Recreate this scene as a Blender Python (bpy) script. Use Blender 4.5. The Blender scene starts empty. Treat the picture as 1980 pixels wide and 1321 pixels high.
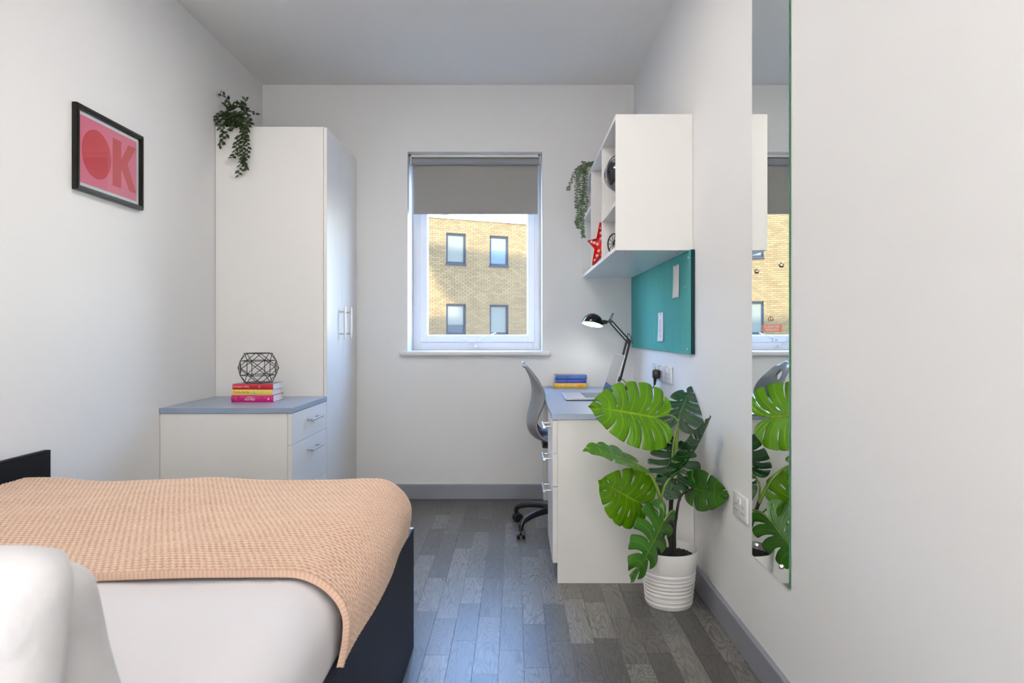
import bpy, bmesh, math, random
import numpy as np
from mathutils import Vector, Matrix

C = bpy.context.scene.collection
PI = math.pi
random.seed(7)

# ------------------------------------------------------------------ camera
F = 1320.0; VX, VY, EYE = 996.0, 645.0, 1.10
cam_d = bpy.data.cameras.new('camera'); cam = bpy.data.objects.new('camera', cam_d); C.objects.link(cam)
cam.location = (0, 0, EYE); cam.rotation_euler = (PI/2, 0, 0)
cam_d.sensor_width = 36.0; cam_d.lens = 36.0*F/1980
cam_d.shift_x = (990-VX)/1980; cam_d.shift_y = (VY-660.5)/1980
cam_d.clip_start = .02; cam_d.clip_end = 400
cam_d.dof.use_dof = True; cam_d.dof.focus_distance = 4.2; cam_d.dof.aperture_fstop = 8.5
bpy.context.scene.camera = cam

# ------------------------------------------------------------------ exposure, sky, sun, room lamp
vs = bpy.context.scene.view_settings
vs.view_transform = 'Standard'; vs.look = 'None'; vs.gamma = 1.0; vs.use_curve_mapping = False
vs.exposure = 0.38
w = bpy.data.worlds.new('sky'); bpy.context.scene.world = w; w.use_nodes = True
nt = w.node_tree; nt.nodes.clear()
wo = nt.nodes.new('ShaderNodeOutputWorld'); wb = nt.nodes.new('ShaderNodeBackground')
tc = nt.nodes.new('ShaderNodeTexCoord'); sx = nt.nodes.new('ShaderNodeSeparateXYZ'); cr = nt.nodes.new('ShaderNodeValToRGB')
nt.links.new(tc.outputs['Generated'], sx.inputs[0]); nt.links.new(sx.outputs['Z'], cr.inputs[0])
cr.color_ramp.elements[0].position = 0.0; cr.color_ramp.elements[0].color = (1.0, .93, .80, 1)
cr.color_ramp.elements[1].position = .45; cr.color_ramp.elements[1].color = (.32, .54, 1.0, 1)
e = cr.color_ramp.elements.new(.16); e.color = (.62, .80, 1.0, 1)
nt.links.new(cr.outputs[0], wb.inputs[0]); wb.inputs[1].default_value = 15.0
nt.links.new(wb.outputs[0], wo.inputs[0])

SUN = Vector((-.25, -1.0, .50)).normalized()          # towards the sun
sd = bpy.data.lights.new('sun', 'SUN'); sd.energy = 18.0; sd.angle = .012; sd.color = (1.0, .88, .66)
so = bpy.data.objects.new('sun', sd); C.objects.link(so); so.location = (0, -3, 30)
so.rotation_euler = SUN.to_track_quat('Z', 'Y').to_euler()

LAMPS = ((-.44, 2.55, 7), (-.44, .25, 2))             # unseen pair of ceiling lights, placed for even fill: x, y, power
for lx, ly, pw in LAMPS:
    ld = bpy.data.lights.new('ceiling_lamp_light', 'AREA'); ld.shape = 'RECTANGLE'; ld.size = .56; ld.size_y = .56
    ld.energy = pw; ld.color = (1.0, .965, .93)
    lo = bpy.data.objects.new('ceiling_lamp_light', ld); C.objects.link(lo); lo.location = (lx, ly, 2.690)

SB = Vector((.50, -.55, 1.05)); SBD = Vector((-.40, -1, -.10)).normalized()      # added fill light, bounced off the wall behind the camera
ld = bpy.data.lights.new('fill_light', 'AREA'); ld.shape = 'RECTANGLE'; ld.size = .30; ld.size_y = .20
ld.energy = 126; ld.color = (1.0, .995, .985)
lo = bpy.data.objects.new('fill_light', ld); C.objects.link(lo); lo.location = SB+SBD*.09; lo.rotation_euler = (-SBD).to_track_quat('Z', 'Y').to_euler()

# ------------------------------------------------------------------ helpers
def P3(px, py, Y):                                     # a point seen at (px, py) that stands Y metres into the room
    return Vector(((px-VX)*Y/F, Y, EYE-(py-VY)*Y/F))

def tag(o, label=None, cat=None, group=None, kind=None):
    if label: o['label'] = label
    if cat: o['category'] = cat
    if group: o['group'] = group
    if kind: o['kind'] = kind
    return o
def thing(name, label, cat, loc=(0,0,0), rotz=0, group=None, kind=None):
    o = bpy.data.objects.new(name, None); C.objects.link(o); o.empty_display_size = .05
    o.location = loc; o.rotation_euler = (0, 0, rotz)
    return tag(o, label, cat, group, kind)
def link(name, me, mat, parent=None, loc=None):
    o = bpy.data.objects.new(name, me); C.objects.link(o)
    if mat is not None and len(me.materials) == 0: me.materials.append(mat)
    if parent is not None: o.parent = parent
    if loc is not None: o.location = loc
    return o

class MB:
    """collects shapes in one bmesh"""
    def __init__(s): s.bm = bmesh.new()
    def box(s, a, b, bev=0, seg=1):
        x0,y0,z0 = a; x1,y1,z1 = b
        t = bmesh.new()
        v = [t.verts.new(p) for p in ((x0,y0,z0),(x1,y0,z0),(x1,y1,z0),(x0,y1,z0),(x0,y0,z1),(x1,y0,z1),(x1,y1,z1),(x0,y1,z1))]
        for f in ((3,2,1,0),(4,5,6,7),(0,1,5,4),(1,2,6,5),(2,3,7,6),(3,0,4,7)): t.faces.new([v[i] for i in f])
        if bev: bmesh.ops.bevel(t, geom=t.edges[:], offset=bev, segments=seg, profile=.5, affect='EDGES')
        s.add(t); return s
    def add(s, t, M=None):
        if M is not None: bmesh.ops.transform(t, matrix=M, verts=t.verts)
        me = bpy.data.meshes.new('tmp'); t.to_mesh(me); t.free(); s.bm.from_mesh(me); bpy.data.meshes.remove(me)
    def tube(s, pts, r, n=8, caps=True, closed=False):
        pts = [Vector(p) for p in pts]; rs = r if isinstance(r, (list, tuple)) else [r]*len(pts)
        rings = []; N = len(pts); up = None
        for i, p in enumerate(pts):
            if closed: d = (pts[(i+1) % N]-pts[i-1])
            else: d = (pts[min(i+1, N-1)]-pts[max(i-1, 0)])
            d.normalize()
            if up is None:
                up = Vector((0,0,1)) if abs(d.z) < .9 else Vector((1,0,0))
            a = (up-d*up.dot(d)); a.normalize(); b = d.cross(a); up = a
            rings.append([s.bm.verts.new(p+(a*math.cos(2*PI*k/n)+b*math.sin(2*PI*k/n))*rs[i]) for k in range(n)])
        for i in range(N if closed else N-1):
            A, B = rings[i], rings[(i+1) % N]
            for k in range(n): s.bm.faces.new((A[k], A[(k+1) % n], B[(k+1) % n], B[k]))
        if caps and not closed:
            s.bm.faces.new(rings[0][::-1]); s.bm.faces.new(rings[-1])
        return s
    def cyl(s, a, b, r, n=16): return s.tube([a, b], r, n)
    def lathe(s, prof, c=(0,0,0), n=32, M=None):
        t = bmesh.new(); rings = []
        for (r, z) in prof:
            if r < 1e-6: rings.append([t.verts.new((0,0,z))])
            else: rings.append([t.verts.new((r*math.cos(2*PI*k/n), r*math.sin(2*PI*k/n), z)) for k in range(n)])
        for A, B in zip(rings, rings[1:]):
            for k in range(n):
                q = (k+1) % n
                if len(A) == 1 and len(B) == 1: continue
                if len(A) == 1: t.faces.new((A[0], B[q], B[k]))
                elif len(B) == 1: t.faces.new((A[k], A[q], B[0]))
                else: t.faces.new((A[k], A[q], B[q], B[k]))
        s.add(t, Matrix.Translation(c) @ (M if M is not None else Matrix())); return s
    def sphere(s, c, r, u=16, v=10, sc=(1,1,1)):
        t = bmesh.new(); bmesh.ops.create_uvsphere(t, u_segments=u, v_segments=v, radius=r)
        s.add(t, Matrix.Translation(c) @ Matrix.Diagonal((*sc, 1))); return s
    def prism(s, poly, M, d):                          # polygon in xy, thickness d along z, placed by matrix M
        t = bmesh.new(); n = len(poly)
        a = [t.verts.new((x, y, 0)) for x, y in poly]; b = [t.verts.new((x, y, d)) for x, y in poly]
        t.faces.new(a[::-1]); t.faces.new(b)
        for k in range(n): t.faces.new((a[k], a[(k+1) % n], b[(k+1) % n], b[k]))
        s.add(t, M); return s
    def mesh(s, name, smooth=False, norm=True):
        if norm: bmesh.ops.recalc_face_normals(s.bm, faces=s.bm.faces[:])
        me = bpy.data.meshes.new(name); s.bm.to_mesh(me); s.bm.free()
        if smooth:
            me.polygons.foreach_set('use_smooth', [True]*len(me.polygons))
            try: me.set_sharp_from_angle(angle=math.radians(40))
            except Exception: pass
        return me
    def build(s, name, mat, parent=None, smooth=False, loc=None, norm=True):
        return link(name, s.mesh(name, smooth, norm), mat, parent, loc)

def box(name, a, b, mat, parent=None, bev=0, seg=1):
    return MB().box(a, b, bev, seg).build(name, mat, parent)
def struct(o, label=None, cat=None):
    o['kind'] = 'structure'
    if label: o['label'] = label
    if cat: o['category'] = cat
    return o
def catmull(pts, k=6):
    pts = [Vector(p) for p in pts]; out = []
    for i in range(len(pts)-1):
        p0 = pts[max(i-1, 0)]; p1 = pts[i]; p2 = pts[i+1]; p3 = pts[min(i+2, len(pts)-1)]
        for j in range(k):
            t = j/k
            out.append(.5*((2*p1)+(p2-p0)*t+(2*p0-5*p1+4*p2-p3)*t*t+(3*p1-p0-3*p2+p3)*t**3))
    out.append(pts[-1]); return out
def grid_mesh(name, V, nu, nv, smooth=True, uv=None, close=False):   # V: (nu*nv,3), index i*nv+j
    i, j = np.meshgrid(np.arange(nu-1), np.arange(nv-1), indexing='ij')
    a = (i*nv+j).ravel(); q = np.stack([a, a+nv, a+nv+1, a+1], 1).astype(np.int32)
    me = bpy.data.meshes.new(name)
    me.vertices.add(len(V)); me.vertices.foreach_set('co', np.asarray(V, np.float32).ravel())
    me.loops.add(q.size); me.loops.foreach_set('vertex_index', q.ravel())
    me.polygons.add(len(q)); me.polygons.foreach_set('loop_start', np.arange(0, q.size, 4, dtype=np.int32))
    me.update(calc_edges=True)
    if smooth: me.polygons.foreach_set('use_smooth', np.ones(len(q), bool))
    if uv is not None:
        l = me.uv_layers.new(name='UVMap'); l.data.foreach_set('uv', np.asarray(uv, np.float32)[q.ravel()].ravel())
    me.update(); return me

# ------------------------------------------------------------------ materials
def mat(name, col, rough=.5, metal=0, spec=None, bump=None, coat=0, trans=0, emit=None, var=None, sheen=0):
    m = bpy.data.materials.new(name); m.use_nodes = True; n = m.node_tree; b = n.nodes['Principled BSDF']
    b.inputs['Base Color'].default_value = (*col, 1); b.inputs['Roughness'].default_value = rough
    b.inputs['Metallic'].default_value = metal
    if spec is not None: b.inputs['Specular IOR Level'].default_value = spec
    if coat: b.inputs['Coat Weight'].default_value = coat; b.inputs['Coat Roughness'].default_value = .08
    if sheen: b.inputs['Sheen Weight'].default_value = sheen
    if emit: b.inputs['Emission Color'].default_value = (*emit[0], 1); b.inputs['Emission Strength'].default_value = emit[1]
    t = n.nodes.new('ShaderNodeTexCoord')
    if bump:
        sc, st, dist = bump
        nz = n.nodes.new('ShaderNodeTexNoise'); nz.inputs['Scale'].default_value = sc; nz.inputs['Detail'].default_value = 4
        bp = n.nodes.new('ShaderNodeBump'); bp.inputs['Strength'].default_value = st; bp.inputs['Distance'].default_value = dist
        n.links.new(t.outputs['Object'], nz.inputs['Vector']); n.links.new(nz.outputs[0], bp.inputs['Height'])
        n.links.new(bp.outputs[0], b.inputs['Normal'])
    if var:
        sc, amt = var
        nz = n.nodes.new('ShaderNodeTexNoise'); nz.inputs['Scale'].default_value = sc; nz.inputs['Detail'].default_value = 5
        mx = n.nodes.new('ShaderNodeMix'); mx.data_type = 'RGBA'
        mx.inputs[6].default_value = (*[c*(1-amt) for c in col], 1); mx.inputs[7].default_value = (*[min(1, c*(1+amt)) for c in col], 1)
        n.links.new(t.outputs['Object'], nz.inputs['Vector']); n.links.new(nz.outputs[0], mx.inputs[0]); n.links.new(mx.outputs[2], b.inputs['Base Color'])
    return m

M_wall = mat('white_emulsion', (.795, .788, .785), .62, bump=(34, .10, .004), var=(1.3, .012), spec=.3)
M_ceil = mat('ceiling_emulsion', (.80, .785, .76), .85, spec=.2)
M_white = mat('white_laminate', (.80, .785, .765), .32, var=(3, .01))
M_litedge = mat('lit_edge_glint', (.84, .81, .78), .4)
M_whitegloss = mat('white_gloss', (.82, .82, .82), .25)
M_skirt = mat('grey_skirting_paint', (.235, .245, .285), .38, var=(6, .06))
M_top = mat('blue_grey_laminate', (.27, .335, .44), .30, var=(60, .04))
M_topedge = mat('blue_grey_edge', (.20, .235, .33), .45)
M_upvc = mat('white_upvc', (.80, .80, .83), .28)
M_sill = mat('painted_sill', (.76, .75, .73), .35)
M_steel = mat('brushed_steel', (.52, .50, .49), .28, metal=1)
M_chrome = mat('chrome', (.75, .75, .76), .08, metal=1)
M_bronze = mat('screw_cap', (.42, .36, .30), .22, metal=1)
M_black = mat('black_paint', (.008, .008, .009), .35)
M_blackgloss = mat('black_gloss', (.006, .006, .007), .10, coat=.6)
M_blackplastic = mat('black_plastic', (.014, .014, .016), .40)
M_bedside = mat('navy_black_board', (.008, .011, .022), .45, spec=.14, var=(8, .2))
M_bedboard = mat('black_board', (.004, .004, .005), .6, spec=.15)
M_sheet = mat('white_cotton', (.66, .635, .655), .85, bump=(7, .35, .012), sheen=.2)
M_pillow = mat('white_pillowcase', (.50, .49, .495), .85, bump=(9, .7, .02), sheen=.2)
M_paper = mat('page_block', (.78, .76, .71), .8)
M_frame = mat('black_picture_frame', (.008, .007, .006), .30, spec=.3)
M_mount = mat('white_mount', (.80, .78, .76), .8)
M_pink = mat('pink_print', (.78, .16, .25), .5)
M_red = mat('red_print', (.62, .035, .05), .5)
M_blind = mat('grey_blind_fabric', (.30, .288, .275), .85, bump=(400, .2, .001))
M_blindroll = mat('grey_blind_roll', (.25, .25, .27), .7)
M_rail = mat('cream_blind_rail', (.78, .77, .72), .3)
M_chain = mat('bead_chain', (.42, .38, .32), .35, metal=.4)
M_socket = mat('white_socket_plastic', (.76, .755, .76), .25)
M_socketdark = mat('socket_slot', (.05, .05, .05), .6)
M_socketred = mat('socket_indicator', (.5, .05, .04), .5)
M_pot = mat('white_pot_glaze', (.80, .79, .77), .35)
M_soil = mat('dark_moss', (.012, .010, .009), .95, bump=(60, 1, .01))
M_trunk = mat('dark_stem', (.014, .012, .007), .7, bump=(30, .6, .004), var=(18, .5))
M_petiole = mat('green_stem', (.17, .27, .035), .4, var=(10, .2))
M_ivy = mat('dark_ivy_leaf', (.022, .040, .010), .45, var=(40, .5))
M_ivystem = mat('ivy_stem', (.02, .025, .01), .6)
M_euc = mat('eucalyptus_leaf', (.115, .175, .095), .6, var=(30, .35))
M_eucstem = mat('eucalyptus_stem', (.10, .15, .07), .6)
M_chair = mat('grey_chair_shell', (.205, .205, .215), .38)
M_chairin = mat('blue_grey_seat_pad', (.18, .26, .42), .5)
M_laptop = mat('aluminium', (.62, .62, .65), .28, metal=.9)
M_keys = mat('dark_keys', (.13, .135, .15), .5)
M_screen = mat('dark_glossy_screen', (.20, .20, .21), .06, metal=.7)
M_star = mat('red_metal_star', (.75, .015, .01), .35)
M_bulb = mat('frosted_bulb', (.85, .55, .50), .3)
M_magenta = mat('magenta_cover', (.52, .010, .17), .4, var=(16, .25))
M_petal = mat('crimson_print', (.30, .005, .02), .45)
M_redbook = mat('red_cover', (.50, .016, .03), .4)
M_yellowbook = mat('yellow_cover', (.74, .58, .10), .4)
M_coverart = mat('mixed_cover_art', (.22, .22, .24), .4, var=(14, .7))
M_bluebook = mat('royal_blue_cover', (.022, .045, .42), .35, var=(12, .3))
M_blueart = mat('sea_blue_cover', (.035, .12, .36), .35, var=(20, .5))
M_amber = mat('amber_cover', (.80, .46, .015), .4, var=(8, .15))
M_inkwhite = mat('white_ink', (.80, .78, .78), .5)
M_inkbrown = mat('brown_ink', (.30, .12, .04), .5)
M_inkgreen = mat('pale_green_ink', (.42, .55, .30), .5)
M_inkblack = mat('black_ink', (.02, .02, .02), .5)
M_inklilac = mat('lilac_ink', (.30, .30, .75), .5)
M_inkred = mat('red_ink', (.55, .10, .02), .5)
M_inkblue = mat('light_blue_ink', (.30, .58, .90), .5)
M_inkdark = mat('dark_red_ink', (.24, .008, .02), .5)
M_ink = mat('grey_ink', (.25, .25, .27), .6)
M_slip = mat('paper_slip', (.80, .74, .68), .7)
M_slip2 = mat('white_slip', (.78, .77, .80), .7)
M_pin = mat('pin_head', (.7, .7, .72), .25, metal=.5)
M_far = mat('dark_window_frame', (.022, .027, .040), .6, spec=.05)
M_farglass = mat('far_frosted_blind', (.100, .105, .092), .8, spec=.02)
M_fardark = mat('far_dark_glass', (.03, .04, .05), .3, spec=.1)
M_farblue = mat('far_blue_glass', (.06, .09, .15), .3, spec=.12)
M_parapet = mat('pale_coping', (.52, .50, .46), .7)
M_ground = mat('asphalt', (.12, .12, .12), .9, var=(2, .2))
M_render = mat('dark_render', (.20, .18, .16), .9, var=(.6, .1))
M_lampglow = mat('lamp_bulb_glow', (1, 1, 1), .5, emit=((1.0, .97, .90), 14))
M_lampin = mat('white_reflector', (.88, .88, .86), .4)
M_diffuser = mat('lamp_diffuser', (.9, .9, .9), .5, emit=((1.0, .95, .88), 6))
M_label = mat('red_label', (.72, .22, .14), .5)
M_green = mat('green_glass_edge', (.01, .13, .055), .12, spec=.8)
M_mirrorback = mat('mirror_backing', (.20, .22, .20), .6)
M_pinedge = mat('dark_teal_edge', (.002, .030, .038), .95)

def m_mirror():
    m = bpy.data.materials.new('mirror_glass'); m.use_nodes = True; b = m.node_tree.nodes['Principled BSDF']
    b.inputs['Base Color'].default_value = (.90, .93, .91, 1); b.inputs['Metallic'].default_value = 1; b.inputs['Roughness'].default_value = .004
    return m
M_mirror = m_mirror()
def m_glass():
    m = bpy.data.materials.new('window_glass'); m.use_nodes = True; n = m.node_tree; n.nodes.clear()
    o = n.nodes.new('ShaderNodeOutputMaterial'); mx = n.nodes.new('ShaderNodeMixShader'); t = n.nodes.new('ShaderNodeBsdfTransparent'); g = n.nodes.new('ShaderNodeBsdfGlossy')
    lw = n.nodes.new('ShaderNodeLayerWeight'); lw.inputs[0].default_value = .5; pw_ = n.nodes.new('ShaderNodeMath'); pw_.operation = 'POWER'; pw_.inputs[1].default_value = 5.0
    f = n.nodes.new('ShaderNodeMath'); f.operation = 'MULTIPLY_ADD'; f.inputs[1].default_value = .95; f.inputs[2].default_value = .016
    n.links.new(lw.outputs['Facing'], pw_.inputs[0]); n.links.new(pw_.outputs[0], f.inputs[0]); t.inputs[0].default_value = (.93, .96, .97, 1); g.inputs['Roughness'].default_value = .01
    n.links.new(f.outputs[0], mx.inputs[0]); n.links.new(t.outputs[0], mx.inputs[1]); n.links.new(g.outputs[0], mx.inputs[2]); n.links.new(mx.outputs[0], o.inputs[0])
    return m
M_glass = m_glass()

def m_wood():
    m = bpy.data.materials.new('grey_oak_vinyl'); m.use_nodes = True; n = m.node_tree; b = n.nodes['Principled BSDF']; L = n.links.new
    tc = n.nodes.new('ShaderNodeTexCoord'); oi = n.nodes.new('ShaderNodeObjectInfo')
    off = n.nodes.new('ShaderNodeVectorMath'); off.operation = 'SCALE'; off.inputs[0].default_value = (17.3, 31.7, 5.1); L(oi.outputs['Random'], off.inputs['Scale'])
    ad = n.nodes.new('ShaderNodeVectorMath'); ad.operation = 'ADD'; L(tc.outputs['Object'], ad.inputs[0]); L(off.outputs[0], ad.inputs[1])
    mp = n.nodes.new('ShaderNodeMapping'); mp.inputs['Scale'].default_value = (12.0, 2.0, 1); L(ad.outputs[0], mp.inputs[0])
    nz = n.nodes.new('ShaderNodeTexNoise'); nz.inputs['Scale'].default_value = 1.0; nz.inputs['Detail'].default_value = 2.5; nz.inputs['Roughness'].default_value = .42; L(mp.outputs[0], nz.inputs['Vector'])
    mu = n.nodes.new('ShaderNodeMath'); mu.operation = 'MULTIPLY'; mu.inputs[1].default_value = 150.0; L(nz.outputs[0], mu.inputs[0])
    sn = n.nodes.new('ShaderNodeMath'); sn.operation = 'SINE'; L(mu.outputs[0], sn.inputs[0])
    rr = n.nodes.new('ShaderNodeMapRange'); rr.inputs['From Min'].default_value = .35; rr.inputs['From Max'].default_value = 1.0; L(sn.outputs[0], rr.inputs[0])
    # fine fibres
    mp2 = n.nodes.new('ShaderNodeMapping'); mp2.inputs['Scale'].default_value = (420, 14, 1); L(ad.outputs[0], mp2.inputs[0])
    n2 = n.nodes.new('ShaderNodeTexNoise'); n2.inputs['Scale'].default_value = 1; n2.inputs['Detail'].default_value = 3; L(mp2.outputs[0], n2.inputs['Vector'])
    # broad tone
    mp3 = n.nodes.new('ShaderNodeMapping'); mp3.inputs['Scale'].default_value = (14, 2.5, 1); L(ad.outputs[0], mp3.inputs[0])
    n3 = n.nodes.new('ShaderNodeTexNoise'); n3.inputs['Scale'].default_value = 1; n3.inputs['Detail'].default_value = 2; L(mp3.outputs[0], n3.inputs['Vector'])
    br = n.nodes.new('ShaderNodeValToRGB'); L(oi.outputs['Random'], br.inputs[0])
    br.color_ramp.elements[0].color = (.075, .070, .065, 1); br.color_ramp.elements[1].color = (.205, .195, .182, 1)
    e = br.color_ramp.elements.new(.55); e.color = (.13, .124, .117, 1)
    def mixc(fac, a, bcol, mode='MIX'):
        x = n.nodes.new('ShaderNodeMix'); x.data_type = 'RGBA'; x.blend_type = mode
        if isinstance(fac, float): x.inputs[0].default_value = fac
        else: L(fac, x.inputs[0])
        L(a, x.inputs[6])
        if isinstance(bcol, tuple): x.inputs[7].default_value = bcol
        else: L(bcol, x.inputs[7])
        return x.outputs[2]
    m3 = n.nodes.new('ShaderNodeMapRange'); m3.inputs['From Min'].default_value = .3; m3.inputs['From Max'].default_value = .7; m3.inputs['To Min'].default_value = .45; m3.inputs['To Max'].default_value = 1.0; L(n3.outputs[0], m3.inputs[0])
    ml = n.nodes.new('ShaderNodeMath'); ml.operation = 'MULTIPLY'; L(rr.outputs[0], ml.inputs[0]); L(m3.outputs[0], ml.inputs[1])
    ml2 = n.nodes.new('ShaderNodeMath'); ml2.operation = 'MULTIPLY'; ml2.inputs[1].default_value = .80; L(ml.outputs[0], ml2.inputs[0])
    c1 = mixc(ml2.outputs[0], br.outputs[0], (.036, .034, .034, 1))
    fr = n.nodes.new('ShaderNodeMapRange'); fr.inputs['From Min'].default_value = .25; fr.inputs['From Max'].default_value = .75; fr.inputs['To Min'].default_value = .58; fr.inputs['To Max'].default_value = 1.42; L(n2.outputs[0], fr.inputs[0])
    cb = n.nodes.new('ShaderNodeCombineXYZ'); [L(fr.outputs[0], cb.inputs[k]) for k in range(3)]
    c2 = mixc(1.0, c1, cb.outputs[0], 'MULTIPLY')
    L(c2, b.inputs['Base Color']); b.inputs['Roughness'].default_value = .36; b.inputs['Specular IOR Level'].default_value = .55
    bp = n.nodes.new('ShaderNodeBump'); bp.inputs['Strength'].default_value = .25; bp.inputs['Distance'].default_value = .0006
    L(n2.outputs[0], bp.inputs['Height']); L(bp.outputs[0], b.inputs['Normal'])
    return m
M_wood = m_wood(); M_joint = mat('floor_joint', (.085, .080, .075), .7)

def m_leaf(name, dark, light, vein, trans, spec=.75):
    m = bpy.data.materials.new(name); m.use_nodes = True; n = m.node_tree; b = n.nodes['Principled BSDF']; L = n.links.new
    uv = n.nodes.new('ShaderNodeUVMap'); sp = n.nodes.new('ShaderNodeSeparateXYZ'); L(uv.outputs[0], sp.inputs[0])
    def mth(op, a, bb=None):
        x = n.nodes.new('ShaderNodeMath'); x.operation = op
        for k, v in enumerate((a, bb)):
            if v is None: continue
            if isinstance(v, (int, float)): x.inputs[k].default_value = v
            else: L(v, x.inputs[k])
        return x.outputs[0]
    # uv.x : 0.5 on the lobe's vein; uv.y : 0 on the midrib
    d = mth('ABSOLUTE', mth('SUBTRACT', sp.outputs[0], .5))
    v1 = n.nodes.new('ShaderNodeMapRange'); v1.inputs['From Min'].default_value = .0; v1.inputs['From Max'].default_value = .055; v1.inputs['To Min'].default_value = 1; v1.inputs['To Max'].default_value = 0; L(d, v1.inputs[0])
    v2 = n.nodes.new('ShaderNodeMapRange'); v2.inputs['From Min'].default_value = .0; v2.inputs['From Max'].default_value = .045; v2.inputs['To Min'].default_value = 1; v2.inputs['To Max'].default_value = 0; L(sp.outputs[1], v2.inputs[0])
    vv = mth('MAXIMUM', mth('MULTIPLY', v1.outputs[0], mth('SUBTRACT', 1.0, mth('MULTIPLY', sp.outputs[1], .75))), v2.outputs[0])
    tc = n.nodes.new('ShaderNodeTexCoord'); nz = n.nodes.new('ShaderNodeTexNoise'); nz.inputs['Scale'].default_value = 14; L(tc.outputs['Object'], nz.inputs['Vector'])
    # side-lobe stripes
    st = mth('MULTIPLY', mth('SINE', mth('MULTIPLY', sp.outputs[0], 60.0)), .025)
    fac = mth('ADD', nz.outputs[0], st)
    mx = n.nodes.new('ShaderNodeMix'); mx.data_type = 'RGBA'; mx.inputs[6].default_value = (*dark, 1); mx.inputs[7].default_value = (*light, 1); L(fac, mx.inputs[0])
    mx2 = n.nodes.new('ShaderNodeMix'); mx2.data_type = 'RGBA'; mx2.inputs[7].default_value = (*vein, 1); L(mx.outputs[2], mx2.inputs[6]); L(vv, mx2.inputs[0])
    L(mx2.outputs[2], b.inputs['Base Color']); b.inputs['Roughness'].default_value = .24; b.inputs['Specular IOR Level'].default_value = spec
    tr = n.nodes.new('ShaderNodeBsdfTranslucent'); L(mx2.outputs[2], tr.inputs[0])
    ms = n.nodes.new('ShaderNodeMixShader'); ms.inputs[0].default_value = trans
    o = n.nodes['Material Output']; L(b.outputs[0], ms.inputs[1]); L(tr.outputs[0], ms.inputs[2]); L(ms.outputs[0], o.inputs[0])
    bp = n.nodes.new('ShaderNodeBump'); bp.inputs['Strength'].default_value = .5; bp.inputs['Distance'].default_value = .002; L(mth('ADD', st, mth('MULTIPLY', vv, -.6)), bp.inputs['Height']); L(bp.outputs[0], b.inputs['Normal'])
    return m
M_leafL = m_leaf('young_leaf', (.060, .190, .002), (.130, .340, .003), (.36, .50, .03), .25, .35)
M_leafM = m_leaf('mid_leaf', (.020, .105, .004), (.042, .175, .006), (.14, .30, .02), .18, .5)
M_leafD = m_leaf('dark_leaf', (.006, .036, .009), (.014, .066, .014), (.05, .15, .025), .08)

def m_pinboard():
    m = mat('teal_felt', (.012, .21, .24), .95, bump=(300, .3, .001)); n = m.node_tree; b = n.nodes['Principled BSDF']; L = n.links.new
    tc = n.nodes.new('ShaderNodeTexCoord'); mp = n.nodes.new('ShaderNodeMapping'); mp.inputs['Scale'].default_value = (1, 60, 2.0); L(tc.outputs['Object'], mp.inputs[0])
    nz = n.nodes.new('ShaderNodeTexNoise'); nz.inputs['Scale'].default_value = 1; nz.inputs['Detail'].default_value = 4; L(mp.outputs[0], nz.inputs['Vector'])
    mx = n.nodes.new('ShaderNodeMix'); mx.data_type = 'RGBA'; mx.inputs[6].default_value = (.040, .285, .285, 1); mx.inputs[7].default_value = (.095, .43, .385, 1)
    L(nz.outputs[0], mx.inputs[0]); L(mx.outputs[2], b.inputs['Base Color'])
    return m
M_pinboard = m_pinboard()
def m_brick():
    m = bpy.data.materials.new('buff_brick'); m.use_nodes = True; n = m.node_tree; b = n.nodes['Principled BSDF']
    a = n.nodes.new('ShaderNodeAttribute'); a.attribute_name = 'tone'
    r = n.nodes.new('ShaderNodeValToRGB'); r.color_ramp.elements[0].color = (.092, .060, .023, 1); r.color_ramp.elements[1].color = (.132, .089, .037, 1)
    n.links.new(a.outputs['Fac'], r.inputs[0]); n.links.new(r.outputs[0], b.inputs['Base Color']); b.inputs['Roughness'].default_value = .9
    return m
M_brick = m_brick(); M_mortar = mat('mortar', (.078, .058, .032), .95)
def m_globe():
    m = bpy.data.materials.new('black_globe'); m.use_nodes = True; n = m.node_tree; b = n.nodes['Principled BSDF']; L = n.links.new
    tc = n.nodes.new('ShaderNodeTexCoord'); nz = n.nodes.new('ShaderNodeTexNoise'); nz.inputs['Scale'].default_value = 9; nz.inputs['Detail'].default_value = 6; L(tc.outputs['Object'], nz.inputs['Vector'])
    r = n.nodes.new('ShaderNodeValToRGB'); r.color_ramp.interpolation = 'CONSTANT'; r.color_ramp.elements[0].color = (.006, .008, .016, 1)
    r.color_ramp.elements[1].position = .52; r.color_ramp.elements[1].color = (.22, .20, .19, 1); L(nz.outputs[0], r.inputs[0]); L(r.outputs[0], b.inputs['Base Color'])
    b.inputs['Roughness'].default_value = .16; b.inputs['Coat Weight'].default_value = .5
    return m
M_globe = m_globe()
def m_blanket():                                       # two yarns, pink and pale peach; shade in the dimples painted as deeper colour
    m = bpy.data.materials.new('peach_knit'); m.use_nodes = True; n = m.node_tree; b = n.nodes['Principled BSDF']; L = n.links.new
    a = n.nodes.new('ShaderNodeAttribute'); a.attribute_name = 'yarn_shade'; cr = n.nodes.new('ShaderNodeValToRGB')
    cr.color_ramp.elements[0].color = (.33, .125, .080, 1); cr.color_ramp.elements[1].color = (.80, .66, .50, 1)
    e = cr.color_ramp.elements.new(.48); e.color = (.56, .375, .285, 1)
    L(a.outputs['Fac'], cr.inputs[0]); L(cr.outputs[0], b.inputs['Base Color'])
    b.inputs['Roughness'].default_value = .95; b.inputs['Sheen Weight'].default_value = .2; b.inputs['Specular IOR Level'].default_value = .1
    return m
M_blanket = m_blanket()

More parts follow.
